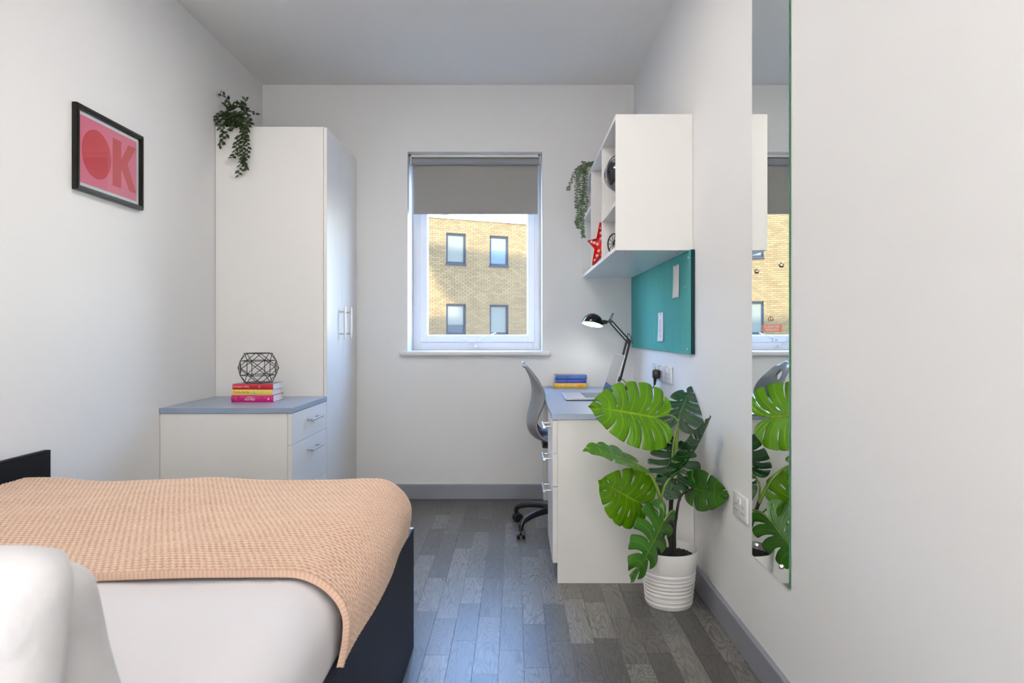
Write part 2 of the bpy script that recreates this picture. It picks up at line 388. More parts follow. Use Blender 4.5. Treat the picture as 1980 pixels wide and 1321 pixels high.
# text as a real flat mesh (font curve -> mesh), placed by matrix
def text_mesh(s, size, depth=.0003, shear=0.0, stretch=None):
    cu = bpy.data.curves.new('txt', 'FONT'); cu.body = s; cu.size = size; cu.extrude = depth; cu.shear = shear
    cu.align_x = 'LEFT'; cu.resolution_u = 2
    o = bpy.data.objects.new('txt', cu); C.objects.link(o)
    dg = bpy.context.evaluated_depsgraph_get(); me = bpy.data.meshes.new_from_object(o.evaluated_get(dg))
    bpy.data.objects.remove(o); bpy.data.curves.remove(cu)
    n = len(me.vertices); co = np.empty(n*3, np.float32); me.vertices.foreach_get('co', co); co = co.reshape(-1, 3)
    if stretch and n:                                   # fit to width, height
        mn, mxx = co.min(0), co.max(0)
        co[:, 0] = (co[:, 0]-mn[0])/(mxx[0]-mn[0])*stretch[0]; co[:, 1] = (co[:, 1]-mn[1])/(mxx[1]-mn[1])*stretch[1]
        me.vertices.foreach_set('co', co.ravel())
    me.materials.clear(); return me
def text(s, w, h, M, m, parent, name='lettering', shear=0.0):
    me = text_mesh(s, .02, .0002, shear, (w, h)); me.transform(M); return link(name, me, m, parent)
def face_y(x, y, z):                                    # a plane facing the camera (-y): local x->x, y->z
    return Matrix(((1,0,0,x),(0,0,-1,y),(0,1,0,z),(0,0,0,1)))
def face_nx(x, y, z):                                   # facing -x (on the right wall): local x -> -y, y->z
    return Matrix(((0,0,-1,x),(-1,0,0,y),(0,1,0,z),(0,0,0,1)))
def face_px(x, y, z):                                   # facing +x (on the left wall): local x -> +y
    return Matrix(((0,0,1,x),(1,0,0,y),(0,1,0,z),(0,0,0,1)))

# ------------------------------------------------------------------ room shell
XL, XR, YB, YF, ZC = -1.678, .790, 4.5375, -1.5, 2.753
T = .25
WX0, WX1, WZ0, WZ1 = -.715, .1805, .983, 2.308
YG = 4.782                                              # inner face of the window frame
struct(box('wall_left', (XL-T, YF-T, -.05), (XL, YB+.36, ZC+.2), M_wall), 'plain white painted wall on the left, behind the bed and the picture', 'wall')
struct(box('wall_right', (XR, YF-T, -.05), (XR+T, YB+.36, ZC+.2), M_wall), 'plain white painted wall on the right, carrying the mirror', 'wall')
struct(box('wall_front', (XL, YF-T, -.05), (XR, YF, ZC+.2), M_wall), 'plain white painted wall behind the camera', 'wall')
b = MB()
b.box((XL, YB, -.05), (WX0, YB+.36, ZC+.2)); b.box((WX1, YB, -.05), (XR, YB+.36, ZC+.2))
b.box((WX0, YB, -.05), (WX1, YB+.36, WZ0-.03)); b.box((WX0, YB, WZ1), (WX1, YB+.36, ZC+.2))
struct(b.build('wall_back', M_wall), 'white painted end wall with the deep window opening', 'wall')
struct(box('ceiling', (XL, YF, ZC), (XR, YB, ZC+.2), M_ceil), 'flat matt white ceiling', 'ceiling')
floor = struct(box('floor', (XL, YF, -.06), (XR, YB, -.0025), M_joint), 'grey oak-look strip floor', 'floor')
# planks: strips run along y, 84 mm wide
PW = .0845; lens = [.30, .335, .37, .26, .41, .45]; pm = []
for L_ in lens:
    m_ = MB(); g = .00025
    m_.box((-PW/2+g, -L_/2+g, -.0024), (PW/2-g, L_/2-g, 0), .0004); pm.append(m_.mesh('plank'))
    pm[-1].materials.append(M_wood)
cnt = 0; rest = MB(); nx = int((XR-XL)/PW)+1; rng = random.Random(11)
for i in range(nx):
    x = XR-PW/2-i*PW; y = YF+rng.uniform(-.3, 0)
    while y < YB:
        k = rng.randrange(6); yc = y+lens[k]/2; y0, y1 = y, y+lens[k]; y = y1
        wx0 = max(x-PW/2, XL); inr = (x > -.46 and y1 > 1.7)
        clip = y1 > YB or y0 < YF or x-PW/2 < XL
        if clip or not inr:
            rest.box((wx0+.00025, max(y0, YF)+.00025, -.0024), (x+PW/2-.00025, min(y1, YB)-.00025, 0)); continue
        o = link('plank', pm[k], None, floor, (x, yc, 0)); cnt += 1
tag(rest.build('plank_field', M_wood, floor), kind='stuff')

def skirting(name, a, b_, lab):
    o = box(name, a, b_, M_skirt, bev=.004, seg=2); struct(o, lab, 'skirting board')
skirting('baseboard_back', (-1.05, YB-.016, 0), (XR, YB, .100), 'grey painted skirting board under the window wall')
skirting('baseboard_right', (XR-.018, YF, 0), (XR, YB-.016, .100), 'grey painted skirting board along the right wall by the pot')
skirting('baseboard_left', (XL, YF, 0), (XL+.016, 3.20, .100), 'grey painted skirting board along the left wall behind the bed')

# ------------------------------------------------------------------ window
win = struct(thing('window_1', 'white plastic-framed window in the deep reveal of the end wall', 'window', (0, YG, 0)))
s = win.location
def wbox(name, a, b_, m, bev=.003, par=win): return MB().box((a[0], a[1]-YG, a[2]), (b_[0], b_[1]-YG, b_[2]), bev, 2).build(name, m, par)
def frame_ring(name, x0, x1, z0, z1, w_, y0, y1, m, par, bev=.004):
    mb = MB(); 
    mb.box((x0, y0, z0), (x0+w_, y1, z1), bev, 2); mb.box((x1-w_, y0, z0), (x1, y1, z1), bev, 2)
    mb.box((x0+w_-.001, y0, z0), (x1-w_+.001, y1, z0+w_), bev, 2); mb.box((x0+w_-.001, y0, z1-w_), (x1-w_+.001, y1, z1), bev, 2)
    return mb.build(name, m, par)
frame_ring('window_frame', WX0, WX1, WZ0, WZ1, .056, 0, .07, M_upvc, win)
frame_ring('sash', WX0+.052, WX1-.044, WZ0+.056, WZ1-.052, .049, -.014, .05, M_upvc, win)
frame_ring('glazing_bead', WX0+.098, WX1-.090, WZ0+.101, WZ1-.098, .008, -.004, .03, M_upvc, win, .002)
wp = MB().box((WX0+.100, .022, WZ0+.103), (WX1-.092, .026, WZ1-.100)).build('pane', M_glass, win)
# stays and locks on the bottom rail
def stay(a, b_, plate, name='window_stay'):
    mb = MB(); mb.tube([a, b_], .0042, 8); o = mb.build(name, M_upvc, win, True)
    pc = plate
    pl = MB().box((pc[0]-.022, pc[1]-.006, pc[2]-.009), (pc[0]+.022, pc[1], pc[2]+.009), .004, 2).build('bracket', M_upvc, o)
    MB().cyl((pc[0]-.004, pc[1]-.007, pc[2]), (pc[0]-.004, pc[1]-.010, pc[2]), .005, 10).build('screw', M_steel, o)
k = 4.77/F
q = lambda px, py, dy: (( px-VX)*k, dy, EYE-(py-VY)*k)
stay(q(895, 655, -.03), q(914, 667, -.012), q(923, 670, -.0))
stay(q(924, 656, -.02), q(959, 644, -.03), q(927, 657.5, -.014))
pc = q(901, 657.5, -.014)
MB().box((pc[0]-.014, pc[1]-.005, pc[2]-.007), (pc[0]+.014, pc[1], pc[2]+.007), .003, 2).build('latch_plate', M_upvc, win)
sill = MB()
sill.box((WX0-.052, YB-.034, WZ0-.032), (WX1+.052, YB, WZ0), .012, 4); sill.box((WX0, YB-.01, WZ0-.032), (WX1, YG+.02, WZ0))
struct(sill.build('trim_1', M_sill, smooth=True), 'white rounded sill board under the window', 'window sill')

# ------------------------------------------------------------------ roller blind
YBL = 4.615
bl = thing('roller_blind', 'half-lowered grey roller blind in the window reveal', 'blind', ((WX0+WX1)/2, YBL, 2.308))
def loc(p, o): return (p[0]-o.location[0], p[1]-o.location[1], p[2]-o.location[2])
def B(name, a, b_, m, par, bev=0, seg=1, root=None):
    root = root or par; return MB().box(loc(a, root), loc(b_, root), bev, seg).build(name, m, par)
B('rail', (-.702, YBL-.02, 2.287), (.172, YBL+.02, 2.307), M_rail, bl, .003, 2)
mb = MB(); mb.tube([loc((-.697, YBL, 2.262), bl), loc((.158, YBL, 2.262), bl)], .0245, 24); mb.build('fabric_roll', M_blindroll, bl, True)
B('fabric', (-.688, YBL+.016, 1.916), (.154, YBL+.0175, 2.262), M_blind, bl)
B('hem_bar', (-.688, YBL+.0125, 1.9095), (.154, YBL+.0215, 1.924), M_blind, bl, .002, 2)
for x in (-.706, .163):
    o = B('bracket', (x, YBL-.024, 2.238), (x+.010, YBL+.024, 2.306), M_steel, bl, .002)
    mb = MB(); mb.cyl(loc((x-.002, YBL-.026, 2.298), bl), loc((x-.002, YBL-.018, 2.298), bl), .006, 10); mb.build('screw', M_black, o)
xc = .1655
cap = MB(); cap.cyl(loc((.158, YBL, 2.262), bl), loc((.172, YBL, 2.262), bl), .019, 16); cap.build('drive_wheel', M_chain, bl, True)
ch = MB()
for dx in (-.0035, .0035):
    z = 2.26
    while z > 1.01:
        ch.sphere(loc((xc+dx, YBL-.022, z), bl), .0026, 6, 4); z -= .0085
tag(ch.build('bead_chain', M_chain, bl), kind='stuff')

# ------------------------------------------------------------------ outside: brick building opposite, our own upper storeys, ground
A = .46; LN = math.hypot(1, A); EX = Vector((1, A, 0))/LN; NX = Vector((A, -1, 0))/LN
OB = Vector((0, 28, 0))
MF = Matrix(((EX.x, 0, NX.x, OB.x), (EX.y, 0, NX.y, OB.y), (0, 1, 0, 0), (0, 0, 0, 1)))     # local (u, z, out)
bld = thing('brick_building', 'buff brick building opposite with dark-framed windows, seen through the glass', 'building', OB)
MFL = Matrix.Translation(-OB) @ MF
def fbox(mb, u0, z0, d0, u1, z1, d1, bev=0):
    t = MB(); t.box((u0, z0, d0), (u1, z1, d1), bev); mb.add(t.bm, MFL)
U0, U1, ZT = -15.0, 7.0, 5.60
wins = []
for uc in (-12.9, -11.05, -7.72, -5.87, -2.56, -.715, 2.6, 4.45):
    for zb in (-1.72, 1.07, 3.86):
        wins.append((uc-.41, uc+.41, zb, zb+1.19))
mb = MB(); cols = sorted({(w_[0], w_[1]) for w_ in wins}); u_ = U0
for (c0, c1) in cols:
    fbox(mb, u_, -3.0, -.35, c0, ZT+.14, -.011); u_ = c1; z_ = -3.0
    for (w0, w1, zb, zt) in [w_ for w_ in wins if w_[0] == c0]:
        fbox(mb, c0, z_, -.35, c1, zb, -.011); z_ = zt
    fbox(mb, c0, z_, -.35, c1, ZT+.14, -.011)
fbox(mb, u_, -3.0, -.35, U1, ZT+.14, -.011); fbox(mb, U0, -3.0, -6.0, U1, ZT+.14, -.36)
mb.build('wall', M_mortar, bld)
mb = MB(); fbox(mb, U0, ZT, -.1, U1, ZT+.145, .05); mb.build('parapet', M_parapet, bld)
mb = MB(); fbox(mb, U0, ZT+.145, -.12, U1, ZT+.165, .075); mb.build('coping', M_far, bld)
# bricks: one joined part (each about 10 x 3 pixels in the photograph)
rs = np.random.RandomState(3); V = []; tone = []
row = 0; z = -1.0
while z < ZT-.01:
    u = U0+(.1125 if row % 2 else 0)
    while u < U1:
        a0, a1 = u, u+.215
        for (w0, w1, zb, zt) in wins:
            if z+.065 > zb-.07 and z < zt:
                if a0 < w1 and a1 > w0:
                    if a0 < w0 and a1 > w0: a1 = w0
                    elif a1 > w1 and a0 < w1: a0 = w1
                    else: a1 = a0
        if a1-a0 > .03:
            d = rs.uniform(-.002, .003)
            V.append((a0, a1, z, min(z+.065, ZT), d)); tone.append(rs.rand())
        u += .225
    z += .075; row += 1
V = np.array(V); n = len(V); co = np.zeros((n, 8, 3))
for kx in (0, 1):
    for kz in (0, 1):
        for kd in (0, 1):
            co[:, kx*4+kz*2+kd] = np.stack([V[:, kx], V[:, 2+kz], V[:, 4] if kd else np.full(n, -.030)], 1)
co = co.reshape(-1, 3); MM = np.array(MFL); co = co @ MM[:3, :3].T + MM[:3, 3]
fc = np.array([(1, 5, 7, 3), (0, 1, 3, 2), (4, 6, 7, 5), (2, 3, 7, 6), (0, 4, 5, 1)])
idx = (np.arange(n)[:, None, None]*8+fc[None]).reshape(-1, 4)
me = bpy.data.meshes.new('brick_courses'); me.from_pydata(co.tolist(), [], idx.tolist())
at = me.attributes.new('tone', 'FLOAT', 'FACE'); at.data.foreach_set('value', np.repeat(np.array(tone), 5).astype(np.float32))
tag(link('brick_courses', me, M_brick, bld), kind='stuff')
for wi, (w0, w1, zb, zt) in enumerate(wins):
    mb = MB(); t = .075
    fbox(mb, w0, zb, -.12, w0+t, zt, -.05, .006); fbox(mb, w1-t, zb, -.12, w1, zt, -.05, .006)
    fbox(mb, w0, zt-t, -.12, w1, zt, -.05, .006); fbox(mb, w0, zb, -.12, w1, zb+t, -.05, .006)
    fr = mb.build('window', M_far, bld)
    mb = MB(); fbox(mb, w0+t, zb+t, -.100, w1-t, zt-t, -.092)
    half = wi in (10, 13, 14)
    if wi == 13:      # lower left: blind stops short
        mb2 = MB(); fbox(mb2, w0+t, zb+t+.30, -.100, w1-t, zt-t, -.088); mb2.build('pane', M_farglass, fr)
        mb.build('lower_pane', M_fardark, fr)
    elif wi == 17:    # upper right: blue below
        mb2 = MB(); fbox(mb2, w0+t, zb+t+.53, -.100, w1-t, zt-t, -.088); mb2.build('pane', M_farglass, fr)
        mb.build('lower_pane', M_farblue, fr)
    else: mb.build('pane', M_farglass, fr)
    mb = MB(); fbox(mb, w0-.03, zb-.06, -.05, w1+.03, zb-.012, .035); mb.build('window_sill', M_far, fr)

# our own building above the room: its roofline throws the shadow on the wall opposite
def facade_pt(px, py):
    kx = (px-VX)/F; Y = 28/(1-A*kx); return Vector((kx*Y, Y, EYE-(py-VY)*Y/F))
YO = 2.0
def to_roof(p): t = (p.y-YO)/(-SUN.y); return (p.x+SUN.x*t, p.z+SUN.z*t)
sil = [(806, 468), (1500, 562), (2600, 700)]
low = [(-1400, 650), (500, 616), (862, 613), (888, 613), (890, 588), (861, 577), (852, 558), (834, 522)]
tl = [to_roof(facade_pt(*p)) for p in sil]; ll = [to_roof(facade_pt(*p)) for p in low]
poly = [tl[0], tl[1], (26, tl[1][1]-1.0), (26, 3.0), (-34, 3.0), (-34, ll[1][1])] + ll[1:]
mb = MB(); mb.prism(poly, Matrix(((1,0,0,0),(0,0,-1,YO+.05),(0,1,0,0),(0,0,0,1))), .10)
struct(mb.build('wall_outer', M_render), 'upper storeys of the home building above the room, outside the picture', 'wall')
struct(box('ground', (-60, 5.5, -3.2), (60, 60, -3.0), M_ground), 'ground between the two buildings, outside the picture', 'ground')

# ------------------------------------------------------------------ handles
def bar_handle(name, root, wallp, bar0, bar1, r=.006, posts=None, out=None):
    """posts from wall points to the bar"""
    mb = MB(); mb.tube([bar0, bar1], r, 12)
    for p, q_ in posts: mb.tube([p, q_], r*.8, 10)
    return mb.build(name, M_steel, root, True)

# ------------------------------------------------------------------ wardrobe
wd = thing('wardrobe', 'tall white two-door wardrobe in the far left corner', 'wardrobe', (-1.37, 4.18, 0))
Y0, Y1, XF = 3.819, 4.534, -1.053
B('side_panel', (XL+.002, Y0, .0), (XF-.020, Y0+.018, 2.257), M_white, wd, .0008)
B('side_panel', (XL+.002, Y1-.018, .0), (XF-.020, Y1, 2.257), M_white, wd, .0008)
B('top_panel', (XL+.002, Y0+.018, 2.239), (XF-.020, Y1-.018, 2.257), M_white, wd)
B('back_panel', (XL+.002, Y0+.018, .02), (XL+.010, Y1-.018, 2.239), M_white, wd)
B('plinth', (XL+.05, Y0+.018, 0), (XF-.06, Y1-.018, .08), M_white, wd)
for (a, c_, hy) in ((Y0+.002, 4.162, 4.10), (4.165, Y1-.002, 4.257)):
    d = B('door', (XF-.0185, a, .08), (XF, c_, 2.254), M_white, wd, .001)
    x = XF+.031
    mb = MB(); mb.tube([loc((x, hy, 1.069), wd), loc((x, hy, 1.262), wd)], .0062, 12)
    for z in (1.099, 1.232): mb.tube([loc((XF, hy, z), wd), loc((x, hy, z), wd)], .005, 10)
    mb.build('handle', M_steel, d, True)

# ------------------------------------------------------------------ chest of drawers
cd = thing('chest_of_drawers', 'white chest of drawers with a blue-grey top beside the wardrobe', 'chest of drawers', (-1.37, 3.52, 0))
CY0, CY1 = 3.222, 3.815
B('worktop', (XL+.002, 3.217, .723), (-1.0515, 3.8175, .748), M_top, cd, .0012)
B('side_panel', (XL+.002, CY0, 0), (-1.0745, CY0+.018, .721), M_white, cd, .0006)
B('side_panel', (XL+.002, CY1-.018, 0), (-1.0745, CY1, .721), M_white, cd, .0006)
B('back_panel', (XL+.002, CY0+.018, .02), (XL+.01, CY1-.018, .72), M_white, cd)
B('plinth', (-1.15, CY0+.018, 0), (-1.13, CY1-.018, .08), M_white, cd)
for (z0, z1) in ((.5725, .7205), (.3288, .5700), (.085, .3262)):
    d = B('drawer', (-1.0735, CY0+.0005, z0), (-1.0535, CY1-.001, z1), M_white, cd, .001)
    zh = .664 if z1 > .7 else (.512 if z1 > .5 else .27)
    mb = MB(); mb.tube([loc((-1.022, 3.437, zh), cd), loc((-1.022, 3.632, zh), cd)], .006, 12)
    for y in (3.458, 3.611): mb.tube([loc((-1.0535, y, zh), cd), loc((-1.022, y, zh), cd)], .005, 10)
    mb.build('handle', M_steel, d, True)

# ------------------------------------------------------------------ books
def book(name, label, x0, x1, y0, y1, z0, h, cov, top, rotz=0, hard=False, group=None, spine_round=.3):
    """spine faces -y; pages show at the ends"""
    c = Vector(((x0+x1)/2, (y0+y1)/2, z0)); t = thing(name, label, 'book', c, rotz, group)
    w_, d_ = (x1-x0)/2, (y1-y0)/2; ct = .0022 if hard else .0008; ov = .003 if hard else .0003
    MB().box((-w_, -d_, 0), (w_, d_, ct), .0003).build('cover', cov, t)
    MB().box((-w_, -d_, h-ct), (w_, d_, h), .0003).build('cover', top or cov, t)
    mb = MB(); n = 8; r = h*spine_round*.35
    prof = [(-d_-r*math.sin(PI*i/n)*1.0+.0, h*i/n) for i in range(n+1)]
    poly = prof+[(-d_+.0025, h), (-d_+.0025, 0)]
    mb.prism([(y, z) for y, z in poly], Matrix(((0,0,1,-w_),(1,0,0,0),(0,1,0,0),(0,0,0,1))), 2*w_)
    mb.build('spine', cov, t, True)
    MB().box((-w_+ov, -d_+.0024, ct), (w_-ov, d_-ov, h-ct), .0004).build('pages', M_paper, t)
    return t, -d_-r-.0004
zt = .748
t, ys = book('book', 'thick magenta hardback with white lettering, bottom of the stack on the chest', -1.452, -1.238, 3.4955, 3.652, zt, .036, M_magenta, M_magenta, hard=True, group=None)
text('ADORES', .055, .012, face_y(-.040, ys, .009), M_inkwhite, t, shear=.2)
text('JESSICA', .030, .006, face_y(-.026, ys, .0225), M_inkwhite, t, shear=.2)
MB().sphere((.083, ys+.001, .017), .0055, 12, 8, (1.1, .12, 1)).build('emblem', M_inkwhite, t)
for (x, z_, r) in ((-.100, .016, .009), (-.066, .027, .008), (.052, .027, .008)):
    MB().sphere((x, ys+.0012, z_-.003), r, 10, 8, (.75, .12, .9)).build('petal_print', M_petal, t)
text('a novel', .016, .004, face_y(-.083, ys, .008) @ Matrix.Rotation(PI/2, 4, 'Z'), M_inkwhite, t)
rb = MB(); rb.tube([(.098, .06, .003), (.125, .05, .0012), (.150, .038, .0009)], .0009, 6); rb.build('ribbon', mat('pink_ribbon', (.75, .45, .55), .6), t)
zt += .036
t, ys = book('book', 'yellow paperback with brown handwritten title, middle of the stack on the chest', -1.449, -1.245, 3.4975, 3.640, zt, .0286, M_yellowbook, M_yellowbook)
text('Trisha Ashley', .083, .016, face_y(-.094, ys, .006), M_inkbrown, t, shear=.25)
MB().sphere((.010, ys+.001, .016), .004, 8, 6, (.8, .1, 1.4)).build('figure_print', M_inkblack, t)
mb = MB(); mb.prism([(0, 0), (.022, 0), (.012, .018)], face_y(.000, ys, .003), .0002); mb.build('print', M_inkgreen, t)
text('Finding', .030, .006, face_y(.032, ys, .0155), M_inkgreen, t); text('Happiness', .038, .006, face_y(.030, ys, .007), M_inkgreen, t)
zt += .0286
t, ys = book('book', 'red paperback, top of the stack on the chest, under the wire ornament', -1.447, -1.2395, 3.4965, 3.640, zt, .029, M_redbook, M_coverart)
text('monique roffey', .082, .011, face_y(-.099, ys, .009), M_inkwhite, t)
text('House', .034, .011, face_y(-.010, ys, .009), M_inkdark, t); text('of', .009, .010, face_y(.030, ys, .009), M_inkwhite, t, shear=.3)
text('Ashes', .036, .011, face_y(.045, ys, .009), M_inkdark, t)
zt += .029
ZORN = zt

# ------------------------------------------------------------------ wire ornament
OX, OY = -1.3445, 3.575; H = .157
wo_ = thing('wire_ornament', 'black wire geometric cage ornament standing on the stacked books', 'ornament', (OX, OY, ZORN))
ph = 0.0
def ring(r, z, off, n=6): return [Vector((r*math.cos(2*PI*(k_+off)/n), r*math.sin(2*PI*(k_+off)/n), z)) for k_ in range(n)]
rt = .0019
R0 = ring(.072, .002, 0); R1 = ring(.089, .041, .5); R2 = ring(.1065, H/2, 0); R3 = ring(.089, H-.041, .5); R4 = ring(.072, H-.002, 0)
ed = []
for k_ in range(6):
    q_ = (k_+1) % 6; p_ = (k_-1) % 6
    ed += [(R0[k_], R0[q_]), (R4[k_], R4[q_]), (R1[k_], R1[q_]), (R3[k_], R3[q_]), (R1[k_], R3[k_])]
    for (S, D) in ((R0, R1), (R2, R1), (R2, R3), (R4, R3)):
        ed += [(S[k_], D[k_]), (S[k_], D[p_])]
mb = MB()
for a, b_ in ed: mb.tube([a, b_], rt, 6)
for R_ in (R0, R1, R2, R3, R4):
    for p in R_: mb.sphere(p, .0028, 6, 4)
mb.build('wire_cage', M_black, wo_, True)

# ------------------------------------------------------------------ framed print on the left wall
pf = thing('framed_print', 'black-framed pink and red OK print on the left wall', 'picture', (XL, 2.815, 1.815))
fx = XL+.0005; y0, y1, z0, z1 = 2.583, 3.046, 1.648, 1.978
fw = .018; PMx = face_px(fx-pf.location[0], -pf.location[1], -pf.location[2])
for quad, qin in (((( y0, z0), (y1, z0), (y1-fw, z0+fw), (y0+fw, z0+fw)), 0), (((y0, z1), (y1, z1), (y1-fw, z1-fw), (y0+fw, z1-fw)), 0), (((y0, z0), (y0, z1), (y0+fw, z1-fw), (y0+fw, z0+fw)), 0), (((y1, z0), (y1, z1), (y1-fw, z1-fw), (y1-fw, z0+fw)), 0)):
    mb = MB(); mb.prism(quad, PMx, .019)
    c4 = [( .22*quad[2+(1-k_)][0]+.78*quad[k_][0], .22*quad[2+(1-k_)][1]+.78*quad[k_][1]) for k_ in (0, 1)]+[(.30*quad[1-(k_-2)][0]+.70*quad[k_][0], .30*quad[1-(k_-2)][1]+.70*quad[k_][1]) for k_ in (2, 3)]
    mb.prism(c4, PMx @ Matrix.Translation((0, 0, .019)), .004); mb.build('frame_rail', M_frame, pf)
B('mount', (fx+.002, y0+.02, z0+.02), (fx+.008, y1-.02, z1-.02), M_mount, pf)
pr = B('print', (fx+.008, y0+.036, z0+.034), (fx+.0084, y1-.036, z1-.034), M_pink, pf)
pw, phh = (y1-y0-.072), (z1-z0-.068); base = face_px(fx+.0084-pf.location[0], y0+.036-pf.location[1], z0+.034-pf.location[2])
ov = [(.27*pw+.245*pw*math.cos(a), .50*phh+.37*phh*math.sin(a)) for a in [2*PI*i/48 for i in range(48)]]
mb = MB(); mb.prism(ov, base, .0005); mb.build('letter', M_red, pf)
K = [(.545, .13), (.70, .13), (.70, .40), (.715, .44), (.86, .13), (.995, .13), (.82, .56), (.985, .88), (.84, .88), (.70, .58), (.70, .88), (.545, .88)]
mb = MB(); mb.prism([(x*pw, y*phh) for x, y in K], base, .0005); mb.build('letter', M_red, pf)
mb = MB(); mb.box((0, 0, .0009), (pw+.07, phh+.066, .0013)); me = mb.mesh('pane'); me.transform(base @ Matrix.Translation((-.035, -.033, 0))); link('pane', me, M_glass, pf)

# ------------------------------------------------------------------ desk
DX0, DX1, DY0, DY1 = .187, XR-.020, 3.006, 4.532
dk = thing('desk', 'white desk with a blue-grey top and a three-drawer pedestal along the right wall', 'desk', (.48, 3.77, 0))
B('worktop', (.1625, 3.000, .7205), (XR-.001, YB-.001, .7465), M_top, dk, .0012)
B('end_panel', (DX0, DY0, 0), (XR-.002, DY0+.018, .7195), M_white, dk, .0006)
B('end_panel', (DX0, YB-.04, .0), (XR-.02, YB-.02, .7195), M_white, dk, .0006)
B('inner_panel', (DX0, 3.425, .0), (XR-.03, 3.443, .7195), M_white, dk, .0006)
B('modesty_panel', (XR-.04, 3.443, .10), (XR-.022, YB-.04, .7195), M_white, dk)
for (z0, z1, zh) in ((.5728, .7175, .672), (.4255, .5708, .524), (.0895, .4235, .379)):
    d = B('drawer', (.1655, 3.004, z0), (.1865, 3.440, z1), M_white, dk, .001)
    mb = MB(); mb.tube([loc((.133, 3.12, zh), dk), loc((.133, 3.285, zh), dk)], .0062, 12)
    for y in (3.138, 3.267): mb.tube([loc((.1655, y, zh), dk), loc((.133, y, zh), dk)], .005, 10)
    mb.build('handle', M_steel, d, True)

# ------------------------------------------------------------------ wall cabinet
KX0, KX1, KY0, KY1, KZ0, KZ1 = .447, XR-.001, 3.03, YB-.001, 1.4696, 2.074
kc = thing('wall_cabinet', 'open-fronted white wall cabinet above the desk', 'cabinet', (.62, 3.78, KZ0))
B('end_panel', (KX0, KY0, KZ0), (KX1, KY0+.018, KZ1), M_white, kc, .0008)
B('end_panel', (KX0, KY1-.018, KZ0), (KX1, KY1, KZ1), M_white, kc, .0008)
B('base_panel', (KX0, KY0+.018, KZ0), (KX1, KY1-.018, KZ0+.018), M_white, kc, .0008)
B('top_panel', (KX0, KY0+.018, KZ1-.018), (KX1, KY1-.018, KZ1), M_white, kc, .0008)
B('back_panel', (KX1-.008, KY0+.018, KZ0+.018), (KX1, KY1-.018, KZ1-.018), M_white, kc)
for y in (3.512, 4.014): B('divider', (KX0, y, KZ0+.018), (KX1-.008, y+.018, KZ1-.018), M_white, kc, .0008)
B('shelf', (KX0, KY0+.018, 1.672), (KX1-.008, 3.512, 1.690), M_white, kc, .0008)
B('shelf', (KX0, 4.032, 1.842), (KX1-.008, KY1-.018, 1.860), M_white, kc, .0008)
for (x, y) in ((.475, 3.046), (.735, 3.046), (.50, 3.10), (.74, 3.12), (.49, 3.52), (.74, 3.53), (.50, 4.02), (.735, 4.03)):
    mb = MB(); mb.cyl(loc((x, y, KZ0-.001), kc), loc((x, y, KZ0+.001), kc), .005, 10); mb.build('fixing', M_ink, kc)

# globe
gc = Vector((.512, 3.27, 1.860)); GR = .0865
gl = thing('globe', 'glossy black globe on a chrome arm on the cabinet shelf', 'globe', (gc.x, gc.y, 1.690))
g0 = Vector((0, 0, gc.z-1.690)); tilt = math.radians(23)
gm = MB().sphere((0, 0, 0), GR, 40, 24).mesh('ball', True); o = link('ball', gm, M_globe, gl, g0); o.rotation_euler = (tilt*.6, -tilt*.6, .4)
ax = Vector((-.30, -.20, .93)).normalized(); si = Vector((-.75, -.45, 0)); si = (si-ax*si.dot(ax)).normalized()
arc = [g0+(ax*math.cos(a)+si*math.sin(a))*(GR+.009) for a in [PI*i/20 for i in range(21)]]
mb = MB(); mb.tube(arc, .0035, 8); mb.sphere(arc[0]+ax*.003, .006, 10, 6); mb.sphere(arc[-1]-ax*.003, .006, 10, 6); mb.build('arm', M_chrome, gl, True)
mb = MB(); mb.tube([(0, 0, .006), (0, 0, .055), g0-ax*(GR+.009)], .005, 10); mb.build('stem', M_chrome, gl, True)
mb = MB(); mb.lathe([(0, 0), (.052, 0), (.054, .004), (.045, .009), (.012, .014), (0, .016)], n=32); mb.build('base', M_chrome, gl, True)

# bicycle ornament
bk = thing('bicycle_ornament', 'small black wire bicycle ornament on the cabinet floor under the globe', 'ornament', (.535, 3.25, KZ0+.018), math.radians(-62))
R_ = .046
def wheel(cx, r, nm='wheel'):
    mb = MB(); mb.tube([(cx+r*math.cos(a), 0, r+.003+r*math.sin(a)) for a in [2*PI*i/28 for i in range(28)]], .0036, 6, closed=True)
    for i in range(10):
        a = 2*PI*i/10; mb.tube([(cx, 0, r+.003), (cx+r*math.cos(a), 0, r+.003+r*math.sin(a))], .0018, 5)
    mb.sphere((cx, 0, r+.003), .006, 8, 6); mb.build(nm, M_black, bk, True)
wheel(.066, R_); wheel(-.066, R_)
mb = MB(); hb = (.050, 0, .118); cr_ = (-.008, 0, .045); st_ = (-.024, 0, .112)
for a, b_ in (((.066, 0, .049), hb), (hb, cr_), (cr_, st_), ((-.066, 0, .049), cr_), ((-.066, 0, .049), (-.020, 0, .098)), ((-.020, 0, .098), (.052, 0, .104))): mb.tube([a, b_], .0028, 6)
mb.tube(catmull([(.042, -.026, .116), (.056, -.014, .122), hb, (.056, .014, .122), (.042, .026, .116)], 3), .0026, 6)
mb.sphere((-.026, 0, .115), .010, 10, 6, (1.5, .8, .45)); mb.build('frame', M_black, bk, True)

